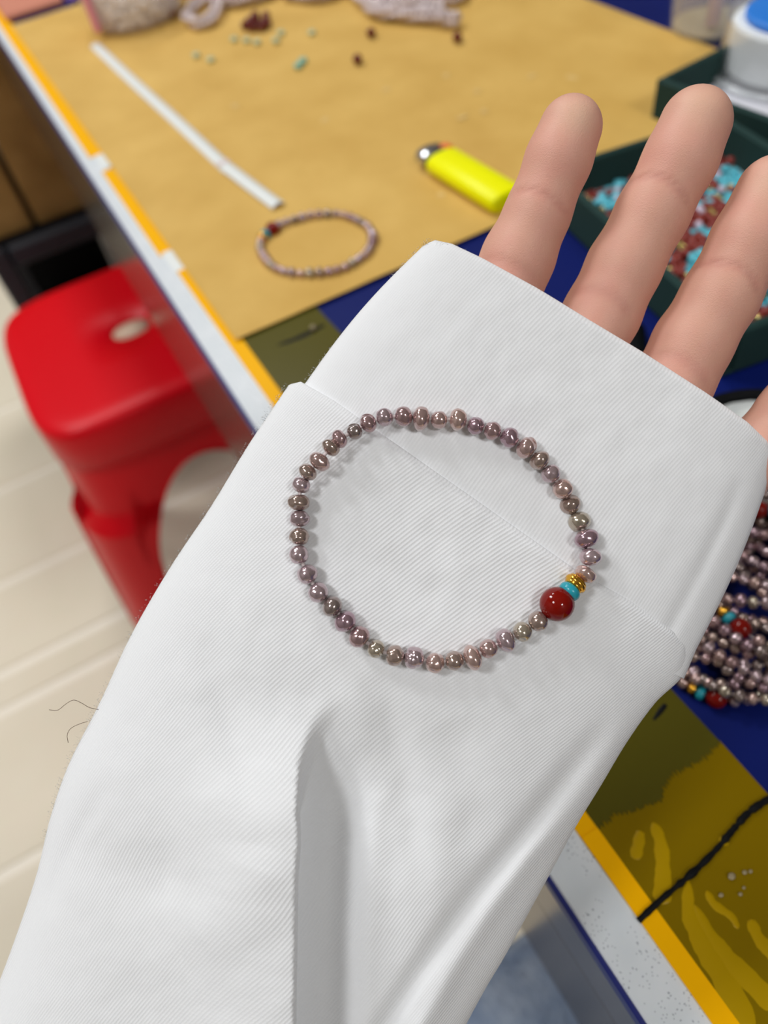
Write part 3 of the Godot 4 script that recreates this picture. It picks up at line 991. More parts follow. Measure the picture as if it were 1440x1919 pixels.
	var crumbs := [[0.0432, -0.0082, 0.0011], [0.0470, -0.0072, 0.0007], [0.0485, -0.0066, 0.0006], [0.0375, -0.0062, 0.0007], [0.0420, -0.0038, 0.0006], [0.0440, -0.0045, 0.0005]]
	for k in crumbs.size():
		var c: Array = crumbs[k]
		var cm := obj("plastic_crumb", pearl_meshes[k % 10], M.crumb, self, spot(c[0], c[1], 0.0009 + c[2] * 0.4))
		cm.scale = Vector3(c[2], c[2] * 0.5, c[2] * 0.8)
		tag(cm, "tiny pale plastic crumb on the olive yellow tape below the black cord", "crumb", "plastic crumbs on the tape")
	var lone := obj("clear_bead", pearl_meshes[4], M.crumb, self, spot(0.0535, -0.2985, 0.0016))
	lone.scale = Vector3.ONE * 0.0016
	tag(lone, "small pale bead on the olive tape by the kraft paper", "bead")

func make_paper() -> void:
	var w := noise(3.5, 9, 3)
	var at := spot(0.2135, -0.613, 0.0)
	var f := func(i, j):
		var x := lerpf(0.0172, 0.4125, i / 60.0)
		var z := lerpf(-0.3145, -0.908, j / 80.0)
		var edge := maxf(smoothstep(0.9, 1.0, absf(i - 30) / 30.0), smoothstep(0.94, 1.0, absf(j - 40) / 40.0))
		return Vector3(x, TOP + 0.0011 + 0.0006 * (1.0 + w.get_noise_2d(x * 6.0, z * 2.0)) * (1.0 - edge * 0.6) + 0.0007 * edge, z) - at
	var under := func(i, j): return f.call(i, j) - Vector3(0, 0.0003, 0)
	var g := func(i, j): return Vector2(i / 60.0 * 0.8, j / 80.0 * 1.2)
	var t := thing("kraft_paper", "large sheet of golden brown kraft paper covering the table", "paper", at)
	var st := SurfaceTool.new()
	var top := sheet(60, 80, f, g)
	var m := ArrayMesh.new()
	m.add_surface_from_arrays(Mesh.PRIMITIVE_TRIANGLES, top.surface_get_arrays(0))
	m.add_surface_from_arrays(Mesh.PRIMITIVE_TRIANGLES, sheet(60, 80, under, g, true).surface_get_arrays(0))
	obj("sheet", m, M.kraft, t)
	var r := RandomNumberGenerator.new()
	r.seed = 3
	# small scuffs: shallow blisters pressed up in the paper
	for p in [[0.232, -0.435], [0.247, -0.432], [0.258, -0.497], [0.300, -0.452], [0.318, -0.430], [0.215, -0.51], [0.16, -0.50], [0.17, -0.362], [0.19, -0.318], [0.12, -0.57], [0.26, -0.46]]:
		var a := r.randf() * TAU
		var d := Vector2(cos(a), sin(a)) * r.randf_range(0.002, 0.005)
		var c := Vector2(p[0] - at.x, p[1] - at.z)
		obj("scuff", ribbon([c - d, c + d * 0.2, c + d], [0.002, 0.005, 0.002], 0.0020, 0.0003), M.scuff, t)

func make_lighter() -> void:
	var a := spot(0.1855, -0.392)
	var t := thing("lighter", "yellow plastic lighter with an orange button, beside the index finger", "lighter", a, 0.06)
	# the axis runs along +z from the metal head; lying flat, 24 wide and 12 high
	var oval := func(rx: float, ry: float, z0: float, z1: float, soft: float) -> ArrayMesh:
		var f := func(i, j):
			var zs := [z0, z0, z0 + soft * 0.4, z0 + soft, z1 - soft, z1 - soft * 0.4, z1, z1]
			var ks := [0.0, 0.82, 0.95, 1.0, 1.0, 0.95, 0.82, 0.0]
			var th: float = TAU * i / 32.0
			var e := 0.75
			return Vector3(signf(cos(th)) * pow(absf(cos(th)), e) * rx * ks[j], ry + signf(sin(th)) * pow(absf(sin(th)), e) * ry * ks[j], zs[j])
		return sheet(32, 7, f, func(i, j): return Vector2(i / 32.0, j / 7.0))
	obj("body", oval.call(0.0118, 0.0058, 0.0, 0.066, 0.002), M.lighter, t, Vector3(0, 0.0018, 0.004))
	obj("collar", oval.call(0.0098, 0.005, 0.0, 0.005, 0.0006), M.black_soft, t, Vector3(0, 0.0026, 0.0))
	obj("metal_hood", oval.call(0.0085, 0.0047, 0.0, 0.010, 0.001), M.steel_bright, t, Vector3(-0.0015, 0.0029, -0.0095))
	obj("button", oval.call(0.0042, 0.0042, 0.0, 0.008, 0.0015), M.orange, t, Vector3(0.0070, 0.0042, -0.0035)).set_meta("label", "orange thumb button")
	var wh := obj("spark_wheel", lathe([Vector2(0, -0.0022), Vector2(0.0034, -0.0022), Vector2(0.0038, -0.0016), Vector2(0.0038, 0.0016), Vector2(0.0034, 0.0022), Vector2(0, 0.0022)], 18), M.steel, t, Vector3(0.0052, 0.0076, -0.0075))
	wh.rotation.z = PI / 2

func make_strip() -> void:
	var prof := [Vector2(-0.0046, 0.0), Vector2(-0.0046, 0.0007), Vector2(-0.0030, 0.0014), Vector2(-0.0008, 0.0022), Vector2(0.0008, 0.0022), Vector2(0.0030, 0.0014), Vector2(0.0046, 0.0007), Vector2(0.0046, 0.0)]
	var at := spot(0.078, -0.6, 0.0020)
	var t := thing("plastic_strip", "long narrow white plastic strip lying on the kraft paper", "strip", at)
	var make := func(path: Array, lift: float) -> ArrayMesh:
		var f := func(i, j):
			var d: Vector2 = (path[mini(j + 1, path.size() - 1)] - path[maxi(j - 1, 0)]).normalized()
			var q: Vector2 = path[j] + Vector2(-d.y, d.x) * prof[i].x
			return Vector3(q.x - at.x, prof[i].y + lift, q.y - at.z)
		return sheet(7, path.size() - 1, f, func(i, j): return Vector2(i / 7.0, j * 0.1), true)
	obj("long_piece", make.call(smooth_path([Vector2(0.0690, -0.781), Vector2(0.0722, -0.68), Vector2(0.0765, -0.58), Vector2(0.0800, -0.480)], 6), 0.0), M.white_plastic, t)
	obj("short_piece", make.call(smooth_path([Vector2(0.0794, -0.492), Vector2(0.083, -0.455), Vector2(0.0872, -0.416)], 6), 0.0006), M.white_plastic, t)
	obj("joint", box(Vector3(0.0085, 0.0012, 0.004), 0.0004), M.pink_pale, t, Vector3(0.0795 - at.x, 0.0026, -0.489 - at.z)).set_meta("label", "faint pink mark at the joint")

# several strings of tiny pearls twisted into a rope
func rope(t: Node3D, pts: Array, thick: float, strings: int, bead: float) -> void:
	var at := t.position
	var path := smooth_path(pts, 20)
	var len_ := 0.0
	for k in path.size() - 1: len_ += path[k].distance_to(path[k + 1])
	var all := []
	for s in strings:
		var n := int(len_ / (bead * 2.0))
		for k in n:
			var q := float(k) / n * (path.size() - 1)
			var i := mini(int(q), path.size() - 2)
			var c: Vector3 = path[i].lerp(path[i + 1], q - i)
			var d: Vector3 = (path[i + 1] - path[i]).normalized()
			var side := d.cross(Vector3.UP).normalized()
			var a := TAU * s / strings + k * 0.22
			all.append([c + (side * cos(a) + Vector3.UP * (sin(a) * 0.7 + 0.7)) * thick, bead * rng.randf_range(0.85, 1.1)])
	var mm := MultiMesh.new()
	mm.transform_format = MultiMesh.TRANSFORM_3D
	mm.mesh = small_ball
	mm.instance_count = all.size()
	for k in all.size(): mm.set_instance_transform(k, Transform3D(Basis.from_scale(Vector3.ONE * all[k][1]), all[k][0] - at + Vector3(0, bead, 0)))
	var o := MultiMeshInstance3D.new()
	o.name = "pearls"
	o.multimesh = mm
	o.material_override = M.strand_pearl
	o.set_meta("kind", "stuff")
	t.add_child(o, true)

func make_strands() -> void:
	var y := TOP + 0.0025
	var a := thing("pearl_strand", "rope of small pearls with a looped end, at the far left of the pearl ropes", "pearl strand", spot(0.2, -0.75), 0.0, "pearl ropes on the kraft paper")
	rope(a, [Vector3(0.185, y, -0.765), Vector3(0.168, y, -0.738), Vector3(0.153, y, -0.738), Vector3(0.152, y, -0.760), Vector3(0.170, y, -0.785), Vector3(0.188, y, -0.782)], 0.0036, 3, 0.0026)
	rope(a, [Vector3(0.186, y, -0.766), Vector3(0.193, y, -0.795), Vector3(0.200, y, -0.83)], 0.0042, 4, 0.0027)
	rope(a, [Vector3(0.190, y, -0.770), Vector3(0.212, y, -0.755), Vector3(0.240, y, -0.760), Vector3(0.27, y, -0.78)], 0.0050, 5, 0.0027)
	var b := thing("pearl_strand", "doubled rope of small pearls, middle one of the pearl ropes", "pearl strand", spot(0.26, -0.72), 0.0, "pearl ropes on the kraft paper")
	rope(b, [Vector3(0.241, y, -0.738), Vector3(0.252, y, -0.712), Vector3(0.270, y, -0.705), Vector3(0.292, y, -0.715)], 0.0050, 5, 0.0027)
	rope(b, [Vector3(0.241, y, -0.742), Vector3(0.262, y, -0.735), Vector3(0.290, y, -0.745)], 0.0045, 5, 0.0027)
	var c := thing("pearl_strand", "tangled rope of small pearls with two loose ends, rightmost of the pearl ropes", "pearl strand", spot(0.3, -0.63), 0.0, "pearl ropes on the kraft paper")
	rope(c, [Vector3(0.287, y, -0.700), Vector3(0.281, y, -0.665), Vector3(0.276, y, -0.634), Vector3(0.285, y, -0.612), Vector3(0.297, y, -0.590), Vector3(0.311, y, -0.560)], 0.0048, 5, 0.0027)
	rope(c, [Vector3(0.288, y, -0.700), Vector3(0.296, y, -0.665), Vector3(0.292, y, -0.640), Vector3(0.284, y, -0.622)], 0.0042, 4, 0.0027)
	rope(c, [Vector3(0.290, y, -0.632), Vector3(0.302, y, -0.628), Vector3(0.318, y, -0.618), Vector3(0.334, y, -0.606), Vector3(0.347, y, -0.615), Vector3(0.352, y, -0.640)], 0.0044, 4, 0.0027)
	rope(c, [Vector3(0.285, y + 0.004, -0.612), Vector3(0.300, y + 0.004, -0.622), Vector3(0.312, y + 0.003, -0.650), Vector3(0.322, y, -0.680)], 0.0042, 4, 0.0027)
	rope(c, [Vector3(0.282, y + 0.003, -0.640), Vector3(0.292, y + 0.006, -0.606), Vector3(0.303, y + 0.003, -0.598), Vector3(0.316, y, -0.588)], 0.0045, 4, 0.0027)

func make_loose_beads() -> void:
	var heap := [[0.200, -0.716, 0], [0.184, -0.702, 0], [0.187, -0.693, 0], [0.193, -0.687, 0], [0.200, -0.690, 0], [0.191, -0.709, 0], [0.195, -0.700, 0], [0.203, -0.701, 0], [0.197, -0.708, 1], [0.190, -0.699, 1], [0.207, -0.709, 0]]
	for p in heap:
		var o := obj("red_bead", ball_mesh, M.dark_bead, self, spot(p[0], p[1], 0.0055 + p[2] * 0.0030))
		o.scale = Vector3.ONE * 0.0036
		tag(o, "dark red bead in the small heap on the kraft paper", "bead", "dark red beads heaped on the kraft paper")
	var lone := [[0.146, -0.786, "lone dark red bead beside the pink rimmed tub"], [0.253, -0.601, "single dark red bead just below the rightmost pearl rope"], [0.221, -0.564, "lone dark red bead farthest from the pearl ropes, oval"], [0.2955, -0.540, "lone dark red bead on the paper, right of the pearl ropes"]]
	for p in lone:
		var o := obj("red_bead", ball_mesh, M.dark_bead, self, spot(p[0], p[1], 0.0055))
		o.scale = Vector3(0.0037, 0.0037, 0.0037)
		tag(o, p[2], "bead", "loose dark red beads on the kraft paper")
	var pale := [[0.130, -0.681, 0, "pale green bead at the left, nearest the white strip"], [0.136, -0.662, 0, "pale green bead just right of the leftmost pale one"],
		[0.167, -0.687, 0, ""], [0.174, -0.676, 0, ""], [0.179, -0.665, 0, ""], [0.192, -0.655, 0, ""], [0.202, -0.667, 0, ""],
		[0.221, -0.646, 0, "pale green bead alone, right of the red bead heap"], [0.184, -0.594, 1, "teal bead on the paper, lower of the touching pair"], [0.191, -0.600, 1, "teal bead on the paper, upper of the touching pair"]]
	for p in pale:
		var o := obj("pale_bead", disc_mesh, M.teal_bead if p[2] else M.pale_bead, self, spot(p[0], p[1], 0.0036))
		o.scale = Vector3.ONE * (0.0034 if p[2] else 0.0032)
		tag(o, p[3] if p[3] else "pale green bead in front of the heap of red beads", "bead", "loose pale beads on the kraft paper")

func make_table_bracelets() -> void:
	ring_bracelet("finished pearl bracelet lying alone on the kraft paper", spot(0.0878, -0.3635, 0.0036), 0.0330, 0.0290, -1.0, Vector2.ZERO, 0.0025, 2.86, 5, "", -1.0)
	# the pile at the right: bracelets laid over each other
	var g := "finished bracelets piled beside the cuff"
	var pile := [
		[0.1005, -0.0685, 0.0310, 0.0290, 2.30, "pile bracelet at the bottom front, its red bead toward the yellow tape"], [0.1040, -0.0640, 0.0300, 0.0285, 0.4, ""], [0.0985, -0.0735, 0.0300, 0.0290, -0.9, ""], [0.1120, -0.0610, 0.0310, 0.0290, 0.9, ""],
		[0.1150, -0.0700, 0.0305, 0.0280, 5.6, ""], [0.1050, -0.0760, 0.0310, 0.0300, -1.5, ""], [0.1245, -0.0625, 0.0310, 0.0290, 2.92, "topmost pile bracelet, its gold, turquoise and red beads at the centre of the pile"], [0.1180, -0.0860, 0.0310, 0.0300, 3.9, ""],
		[0.1260, -0.0800, 0.0310, 0.0285, 0.2, ""], [0.1500, -0.0760, 0.0310, 0.0295, 0.7, ""], [0.1450, -0.0960, 0.0310, 0.0290, 1.3, ""], [0.1170, -0.1120, 0.0310, 0.0300, 5.0, ""], [0.1400, -0.0700, 0.0300, 0.0290, 0.3, ""], [0.1480, -0.0860, 0.0305, 0.0290, 5.9, ""], [0.1300, -0.0690, 0.0300, 0.0290, 1.1, ""], [0.1220, -0.0900, 0.0310, 0.0300, 3.4, ""], [0.1340, -0.0850, 0.0300, 0.0280, 4.6, ""], [0.1090, -0.0620, 0.0270, 0.0285, 0.6, ""], [0.1170, -0.0660, 0.0285, 0.0300, 5.2, ""]]
	var level := [0, 1, 1, 2, 3, 2, 4, 0, 1, 1, 0, 0, 3, 2, 2, 3, 4, 3, 4]
	for k in pile.size():
		var p: Array = pile[k]
		var r := RandomNumberGenerator.new()
		r.seed = 100 + k
		var words_: String = p[5] if p[5] else "mauve pearl bracelet in the pile beside the cuff"
		ring_bracelet(words_, spot(p[0], p[1], 0.0024 + level[k] * 0.0029), p[2], p[3], 0.0, Vector2(r.randf_range(-0.03, 0.03), r.randf_range(-0.03, 0.03)), 0.0019, p[4], 40 + k, g)

func tray(called: String, label: String, at: Vector3, turn: float, size: Vector3, lining: Material) -> Node3D:
	var t := thing(called, label, "tray", at, turn)
	var w := 0.0045
	obj("base", box(Vector3(size.x, 0.003, size.z), 0.001), M.velvet, t, Vector3(0, 0.0016, 0))
	for s in [-1, 1]:
		obj("side_wall", box(Vector3(w, size.y, size.z), 0.0014), M.velvet, t, Vector3(s * (size.x - w) / 2.0, size.y / 2.0 + 0.0002, 0))
		obj("side_wall", box(Vector3(size.x - w * 2.0, size.y, w), 0.0014), M.velvet, t, Vector3(0, size.y / 2.0 + 0.0002, s * (size.z - w) / 2.0))
	obj("lining", box(Vector3(size.x - w * 2.0, 0.002, size.z - w * 2.0), 0.0005), lining, t, Vector3(0, 0.0042, 0))
	return t

func make_trays() -> void:
	var size := Vector3(0.108, 0.024, 0.158)
	var t := tray("bead_tray", "dark green velvet tray of turquoise and red beads, behind the fingers", spot(0.2485, -0.2255), -0.154, size, M.foam)
	tray("bead_tray", "dark green velvet tray with white lining, under the clear jar", spot(0.4095, -0.3085), 0.10, Vector3(0.175, 0.024, 0.105), M.foam)
	# beads in the front tray, heaped towards the middle
	var types := noise(42.0, 71, 2)
	var mix_ := RandomNumberGenerator.new()
	mix_.seed = 12
	var placed := []
	var hidden := []
	var bx := Basis(Vector3.UP, -0.154)
	for layer in 3:
		for i in 24:
			for j in 36:
				var x := (i - 11.5) * 0.0041 + mix_.randf_range(-0.0012, 0.0012)
				var z := (j - 17.5) * 0.0041 + mix_.randf_range(-0.0012, 0.0012)
				if absf(x) > 0.0462 or absf(z) > 0.0712: continue
				var e := minf((0.0495 - absf(x)) / 0.02, (0.0745 - absf(z)) / 0.03)
				if layer > 0 and e < layer * 0.5 + mix_.randf_range(-0.2, 0.2): continue
				var n := types.get_noise_2d(x, z) + mix_.randf_range(-0.12, 0.12)
				var lucky := mix_.randf()
				var k := 0 if n > 0.03 else 1
				if lucky < 0.10: k = 2
				elif lucky < 0.19: k = 3
				var p := t.position + bx * Vector3(x, 0.0052 + 0.0021 + layer * 0.0032 + mix_.randf_range(0, 0.0008), z)
				# what the fingers and the tray's own wall leave to be seen is the top of the heap
				var seen: bool = layer == 2 or (e < layer * 0.5 + 0.7)
				(placed if seen else hidden).append([p, k, mix_.randf() * TAU, mix_.randf_range(-0.7, 0.7)])
	var shape := [disc_mesh, small_ball, ring_mesh, small_ball]
	var looks := [M.aqua, M.dark_bead_tray, M.gold_pale, M.lilac_bead]
	var radius := [0.0023, 0.0025, 0.0019, 0.0021]
	var names := ["turquoise_bead", "red_bead", "gold_bead", "lilac_bead"]
	var words_ := ["turquoise disc bead in the dark green tray of mixed beads", "brick red bead in the dark green tray of mixed beads", "gold ring bead in the dark green tray of mixed beads", "pale lilac pearl in the dark green tray of mixed beads"]
	var count := [0, 0, 0, 0]
	var rest := [[], [], [], []]
	placed.sort_custom(func(a, b): return a[0].distance_squared_to(CAM) < b[0].distance_squared_to(CAM))
	for e in placed + hidden:
		var k: int = e[1]
		var tr := Transform3D(Basis(Vector3.UP, e[2]) * Basis(Vector3.RIGHT, e[3]) * Basis.from_scale(Vector3.ONE * radius[k]), e[0])
		if count[k] >= [290, 290, 120, 120][k] or hidden.has(e):
			rest[k].append(tr)
			continue
		count[k] += 1
		var o := obj(names[k], shape[k], looks[k])
		o.transform = tr
		tag(o, words_[k], "bead", ["turquoise beads in the green tray", "red beads in the green tray", "gold beads in the green tray", "lilac pearls in the green tray"][k])
	for k in 4:
		if rest[k].is_empty(): continue
		var mm := MultiMesh.new()
		mm.transform_format = MultiMesh.TRANSFORM_3D
		mm.mesh = shape[k]
		mm.instance_count = rest[k].size()
		for i in rest[k].size(): mm.set_instance_transform(i, rest[k][i])
		var o := MultiMeshInstance3D.new()
		o.name = numbered(["turquoise_beads", "red_beads", "gold_beads", "lilac_beads"][k])
		o.multimesh = mm
		o.material_override = looks[k]
		add_child(o, true)
		tag(o, ["lower layer of turquoise beads in the green tray", "lower layer of brick red beads in the green tray", "lower layer of gold ring beads in the green tray", "lower layer of lilac pearls in the green tray"][k], "beads", "", "stuff")

func make_far_things() -> void:
	# clear jar with white filling, on the far tray
	var j := thing("jar", "clear round jar packed with white, standing on the white lined tray", "jar", spot(0.4095, -0.3340, 0.0055))
	obj("glass", lathe([Vector2(0.0, 0.0), Vector2(0.032, 0.0), Vector2(0.0355, 0.0015), Vector2(0.036, 0.005), Vector2(0.0345, 0.008), Vector2(0.034, 0.012), Vector2(0.034, 0.052), Vector2(0.0325, 0.052), Vector2(0.0325, 0.006), Vector2(0.0, 0.005)], 48), M.clear, j)
	obj("rim_ring", lathe([Vector2(0.0355, 0.001), Vector2(0.0375, 0.0025), Vector2(0.0375, 0.0045), Vector2(0.0355, 0.006), Vector2(0.0345, 0.0035), Vector2(0.0355, 0.001)], 48), M.clear_rim, j)
	obj("filling", lathe([Vector2(0.0, 0.0062), Vector2(0.029, 0.0062), Vector2(0.031, 0.009), Vector2(0.0312, 0.046), Vector2(0.030, 0.0485), Vector2(0.0, 0.049)], 40), M.white_fill, j)
	j.scale = Vector3(1.22, 0.64, 1.22)
	obj("blue_cap", lathe([Vector2(0.0, 0.049), Vector2(0.025, 0.049), Vector2(0.026, 0.0505), Vector2(0.026, 0.0545), Vector2(0.025, 0.0555), Vector2(0.0, 0.056)], 32), M.sky_blue, j).set_meta("label", "bright blue round piece on the filling")
	var c := thing("cup", "clear plastic cup with a lilac tube inside, on the blue tabletop", "cup", spot(0.438, -0.425, 0.0005))
	obj("shell", lathe([Vector2(0.0, 0.0), Vector2(0.026, 0.0), Vector2(0.0285, 0.002), Vector2(0.031, 0.03), Vector2(0.034, 0.075), Vector2(0.0352, 0.075), Vector2(0.0318, 0.03), Vector2(0.0292, 0.0)], 40), M.clear, c)
	obj("content", lathe([Vector2(0.0, 0.0022), Vector2(0.0265, 0.0025), Vector2(0.0275, 0.0035), Vector2(0.027, 0.0045), Vector2(0.02, 0.005), Vector2(0.0, 0.0048)], 36), M.tan, c)
	obj("lilac_tube", tube([Vector3(-0.013, 0.008, 0.011), Vector3(-0.008, 0.05, 0.007), Vector3(-0.003, 0.095, 0.003)], func(_t): return 0.0048, 16), M.lilac, c).set_meta("label", "pale lilac tube standing in the cup")
	# tub at the far left
	var b := thing("tub", "clear tub with pink sides and small white beads, at the far end of the paper", "tub", spot(0.121, -0.816, 0.0025))
	obj("shell", lathe([Vector2(0.0, 0.0), Vector2(0.040, 0.0), Vector2(0.043, 0.003), Vector2(0.046, 0.02), Vector2(0.048, 0.045), Vector2(0.0465, 0.045), Vector2(0.0445, 0.02), Vector2(0.0415, 0.004), Vector2(0.0, 0.002)], 40), M.clear_pink, b)
	obj("pink_rim", lathe([Vector2(0.0465, 0.044), Vector2(0.049, 0.0445), Vector2(0.0495, 0.047), Vector2(0.048, 0.049), Vector2(0.046, 0.047), Vector2(0.0465, 0.044)], 40), M.pink, b).set_meta("label", "pink rolled rim")
	for a in [2.7, -0.35]: obj("pink_seam", box(Vector3(0.006, 0.04, 0.010), 0.002), M.pink, b, Vector3(cos(a) * 0.0475, 0.024, sin(a) * 0.0475)).set_meta("label", "pink fold at the side")
	var mm := MultiMesh.new()
	mm.transform_format = MultiMesh.TRANSFORM_3D
	mm.mesh = small_ball
	var all := []
	for layer in 8:
		for k in 130:
			var a := rng.randf() * TAU
			var q := sqrt(rng.randf()) * (0.0395 + layer * 0.0004)
			all.append(Transform3D(Basis.from_scale(Vector3.ONE * 0.0023), Vector3(cos(a) * q, 0.0045 + layer * 0.0036, sin(a) * q)))
	mm.instance_count = all.size()
	for k in all.size(): mm.set_instance_transform(k, all[k])
	var o := MultiMeshInstance3D.new()
	o.name = "white_beads"
	o.multimesh = mm
	o.material_override = M.white_pearl
	o.set_meta("kind", "stuff")
	b.add_child(o, true)
	# folded packets beyond the paper
	var s := obj("salmon_packet", box(Vector3(0.060, 0.006, 0.15), 0.002), M.salmon, self, spot(0.046, -1.0, 0.0032))
	tag(s, "flat salmon pink packet beyond the far edge of the kraft paper", "packet")
	var p := obj("purple_packet", box(Vector3(0.075, 0.006, 0.12), 0.002), M.purple, self, spot(0.118, -0.978, 0.0032))
	tag(p, "flat purple packet beyond the paper, next to the salmon packet", "packet")
	# black rimmed dish half under the hand
	var sp := thing("thread_dish", "black rimmed round dish of pale thread, by the little finger", "dish", spot(0.163, -0.1115, 0.0004))
	obj("rim", lathe([Vector2(0.0, 0.0), Vector2(0.0325, 0.0), Vector2(0.0340, 0.0012), Vector2(0.0342, 0.0062), Vector2(0.0335, 0.0070), Vector2(0.0312, 0.0070), Vector2(0.0305, 0.0062), Vector2(0.0300, 0.0022), Vector2(0.0, 0.0020)], 56), M.black, sp)
	var coils := []
	for k in 420: coils.append(Vector3(cos(k * 0.26), 0, sin(k * 0.26)) * (0.0155 + k * 0.0000335) + Vector3(0, 0.0034 + 0.0004 * sin(k * 0.9), 0))
	obj("thread", tube(coils, func(_t): return 0.00045, 5), M.white_plastic, sp).set_meta("label", "coiled pale thread")
	obj("thread_bed", lathe([Vector2(0.0, 0.0022), Vector2(0.0285, 0.0022), Vector2(0.0295, 0.0030), Vector2(0.0, 0.0034)], 40), M.foam, sp)
	var pen := thing("pen", "short black pen lying on the blue tabletop between the fingers and the cuff", "pen", spot(0.168, -0.192, 0.0045), 0.9)
	obj("barrel", tube([Vector3(-0.05, 0, 0), Vector3(-0.02, 0, 0), Vector3(0.008, 0, 0)], func(_t): return 0.0042, 14), M.black, pen)
	obj("tip", tube([Vector3(0.008, 0, 0), Vector3(0.012, 0, 0), Vector3(0.017, 0, 0)], func(t): return 0.0038 - 0.0026 * t, 14), M.black_soft, pen)

# ---------------------------------------------------------------- floor level
func make_stool() -> void:
	var t := thing("stool", "red plastic stool with arched sides, half under the front of the table", "stool", Vector3(-0.008, 0, -0.832))
	var half := func(y: float) -> float:
		return 0.138 + 0.045 * (1.0 - y / 0.44) + (0.014 if y < 0.30 else 0.0)
	var round_sq := func(a: float, h: float, rad: float) -> Vector2:     # point at angle a on a square with round corners
		var c := Vector2(cos(a), sin(a))
		var p := 5.0
		var k := pow(pow(absf(c.x), p) + pow(absf(c.y), p), -1.0 / p)
		return c * k * h
	var n := 192
	var shell := func(inset: float, flip: bool) -> ArrayMesh:
		var ys := []
		var rows := 40
		var f := func(i, j):
			var a: float = TAU * i / n
			var q := fposmod(a + PI / 4, PI / 2) - PI / 4      # angle from the middle of a side
			var w := tan(q) * 0.15
			var e := absf(w) / 0.094
			var bottom := 0.0
			if e < 1.0: bottom = 0.16 + 0.19 * pow(1.0 - e * e, 0.5)
			var top := 0.39
			var y := lerpf(bottom, top, float(j) / rows)
			var h: float = half.call(y) - inset
			if j < 1 and e < 1.0: h += 0.003
			var p: Vector2 = round_sq.call(a, h, 0.0)
			return Vector3(p.x, y, p.y)
		return sheet(n, rows, f, func(i, j): return Vector2(float(i) / n, float(j) / rows), flip)
	var both := ArrayMesh.new()
	both.add_surface_from_arrays(Mesh.PRIMITIVE_TRIANGLES, shell.call(0.0, false).surface_get_arrays(0))
	both.add_surface_from_arrays(Mesh.PRIMITIVE_TRIANGLES, shell.call(0.0035, true).surface_get_arrays(0))
	obj("legs", both, M.red_plastic, t)
	# seat: hole, top, rounded edge, rim
	var prof := [[0.0, 0.436], [0.0, 0.444], [0.03, 0.448], [0.35, 0.449], [0.8, 0.450], [0.93, 0.4495], [0.97, 0.447], [0.992, 0.442], [1.0, 0.434], [1.004, 0.39], [0.985, 0.386], [0.97, 0.388], [0.965, 0.43], [0.5, 0.438], [0.0, 0.436]]
	var f := func(i, j):
		var a: float = TAU * i / 96.0
		var inn := Vector2(cos(a) * 0.024, sin(a) * 0.017)
		var out: Vector2 = round_sq.call(a, 0.149, 0.0)
		var p := inn.lerp(out, prof[j][0])
		return Vector3(p.x, prof[j][1], p.y)
	obj("lit_floor_disc", lathe([Vector2(0.0, 0.4425), Vector2(0.0235, 0.4425), Vector2(0.0238, 0.4445), Vector2(0.0, 0.4455)], 32, 0.7), M.lit_floor_disc, t).set_meta("label", "pale disc added in the seat hole for the bright floor seen through it")  # added disc, coloured like bright floor seen through the hole
	obj("seat", sheet(96, prof.size() - 1, f, func(i, j): return Vector2(i / 96.0, j / 14.0)), M.red_plastic, t)

func make_rack_and_boxes() -> void:
	var t := thing("rack", "low black storage rack standing behind the red stool", "rack", Vector3(0.11, 0, -1.34))
	for s in [-1, 1]:
		for z in [-1, 1]: obj("post", box(Vector3(0.03, 0.44, 0.03), 0.004), M.black_soft, t, Vector3(s * 0.235, 0.22, z * 0.175))
		obj("top_rail", box(Vector3(0.44, 0.035, 0.03), 0.006), M.black_soft, t, Vector3(0, 0.4215, s * 0.175))
	for s in [-1, 1]: obj("side_rail", box(Vector3(0.03, 0.035, 0.32), 0.006), M.black_soft, t, Vector3(s * 0.235, 0.4215, 0))
	obj("shelf", box(Vector3(0.47, 0.012, 0.36), 0.002), M.black, t, Vector3(0, 0.434, -0.004))
	obj("lower_shelf", box(Vector3(0.46, 0.012, 0.34), 0.002), M.black, t, Vector3(0, 0.12, 0))
	obj("back_panel", box(Vector3(0.44, 0.30, 0.006), 0.001), M.black, t, Vector3(0, 0.28, -0.17))
	var boxes := [[Vector3(-0.135, 0.44, -1.33), Vector3(0.152, 0.24, 0.3), "brown cardboard box on the black rack, left of the pair"], [Vector3(0.052, 0.44, -1.33), Vector3(0.205, 0.268, 0.3), "taller brown cardboard box on the rack, right of the pair, against the table"]]
	for b in boxes:
		var o := thing("cardboard_box", b[2], "box", b[0], 0.0, "cardboard boxes on the rack")
		var s: Vector3 = b[1]
		obj("carton", box(s, 0.002), M.card, o, Vector3(0, s.y / 2.0 + 0.0005, 0))
		for k in [-1, 1]: obj("flap", box(Vector3(s.x - 0.004, 0.003, s.z / 2.0 - 0.002), 0.001), M.card, o, Vector3(0, s.y + 0.0022, k * s.z / 4.0))
		obj("sealing_tape", box(Vector3(s.x - 0.01, 0.0006, 0.045), 0.0001), M.card_dark, o, Vector3(0, s.y + 0.0041, 0))

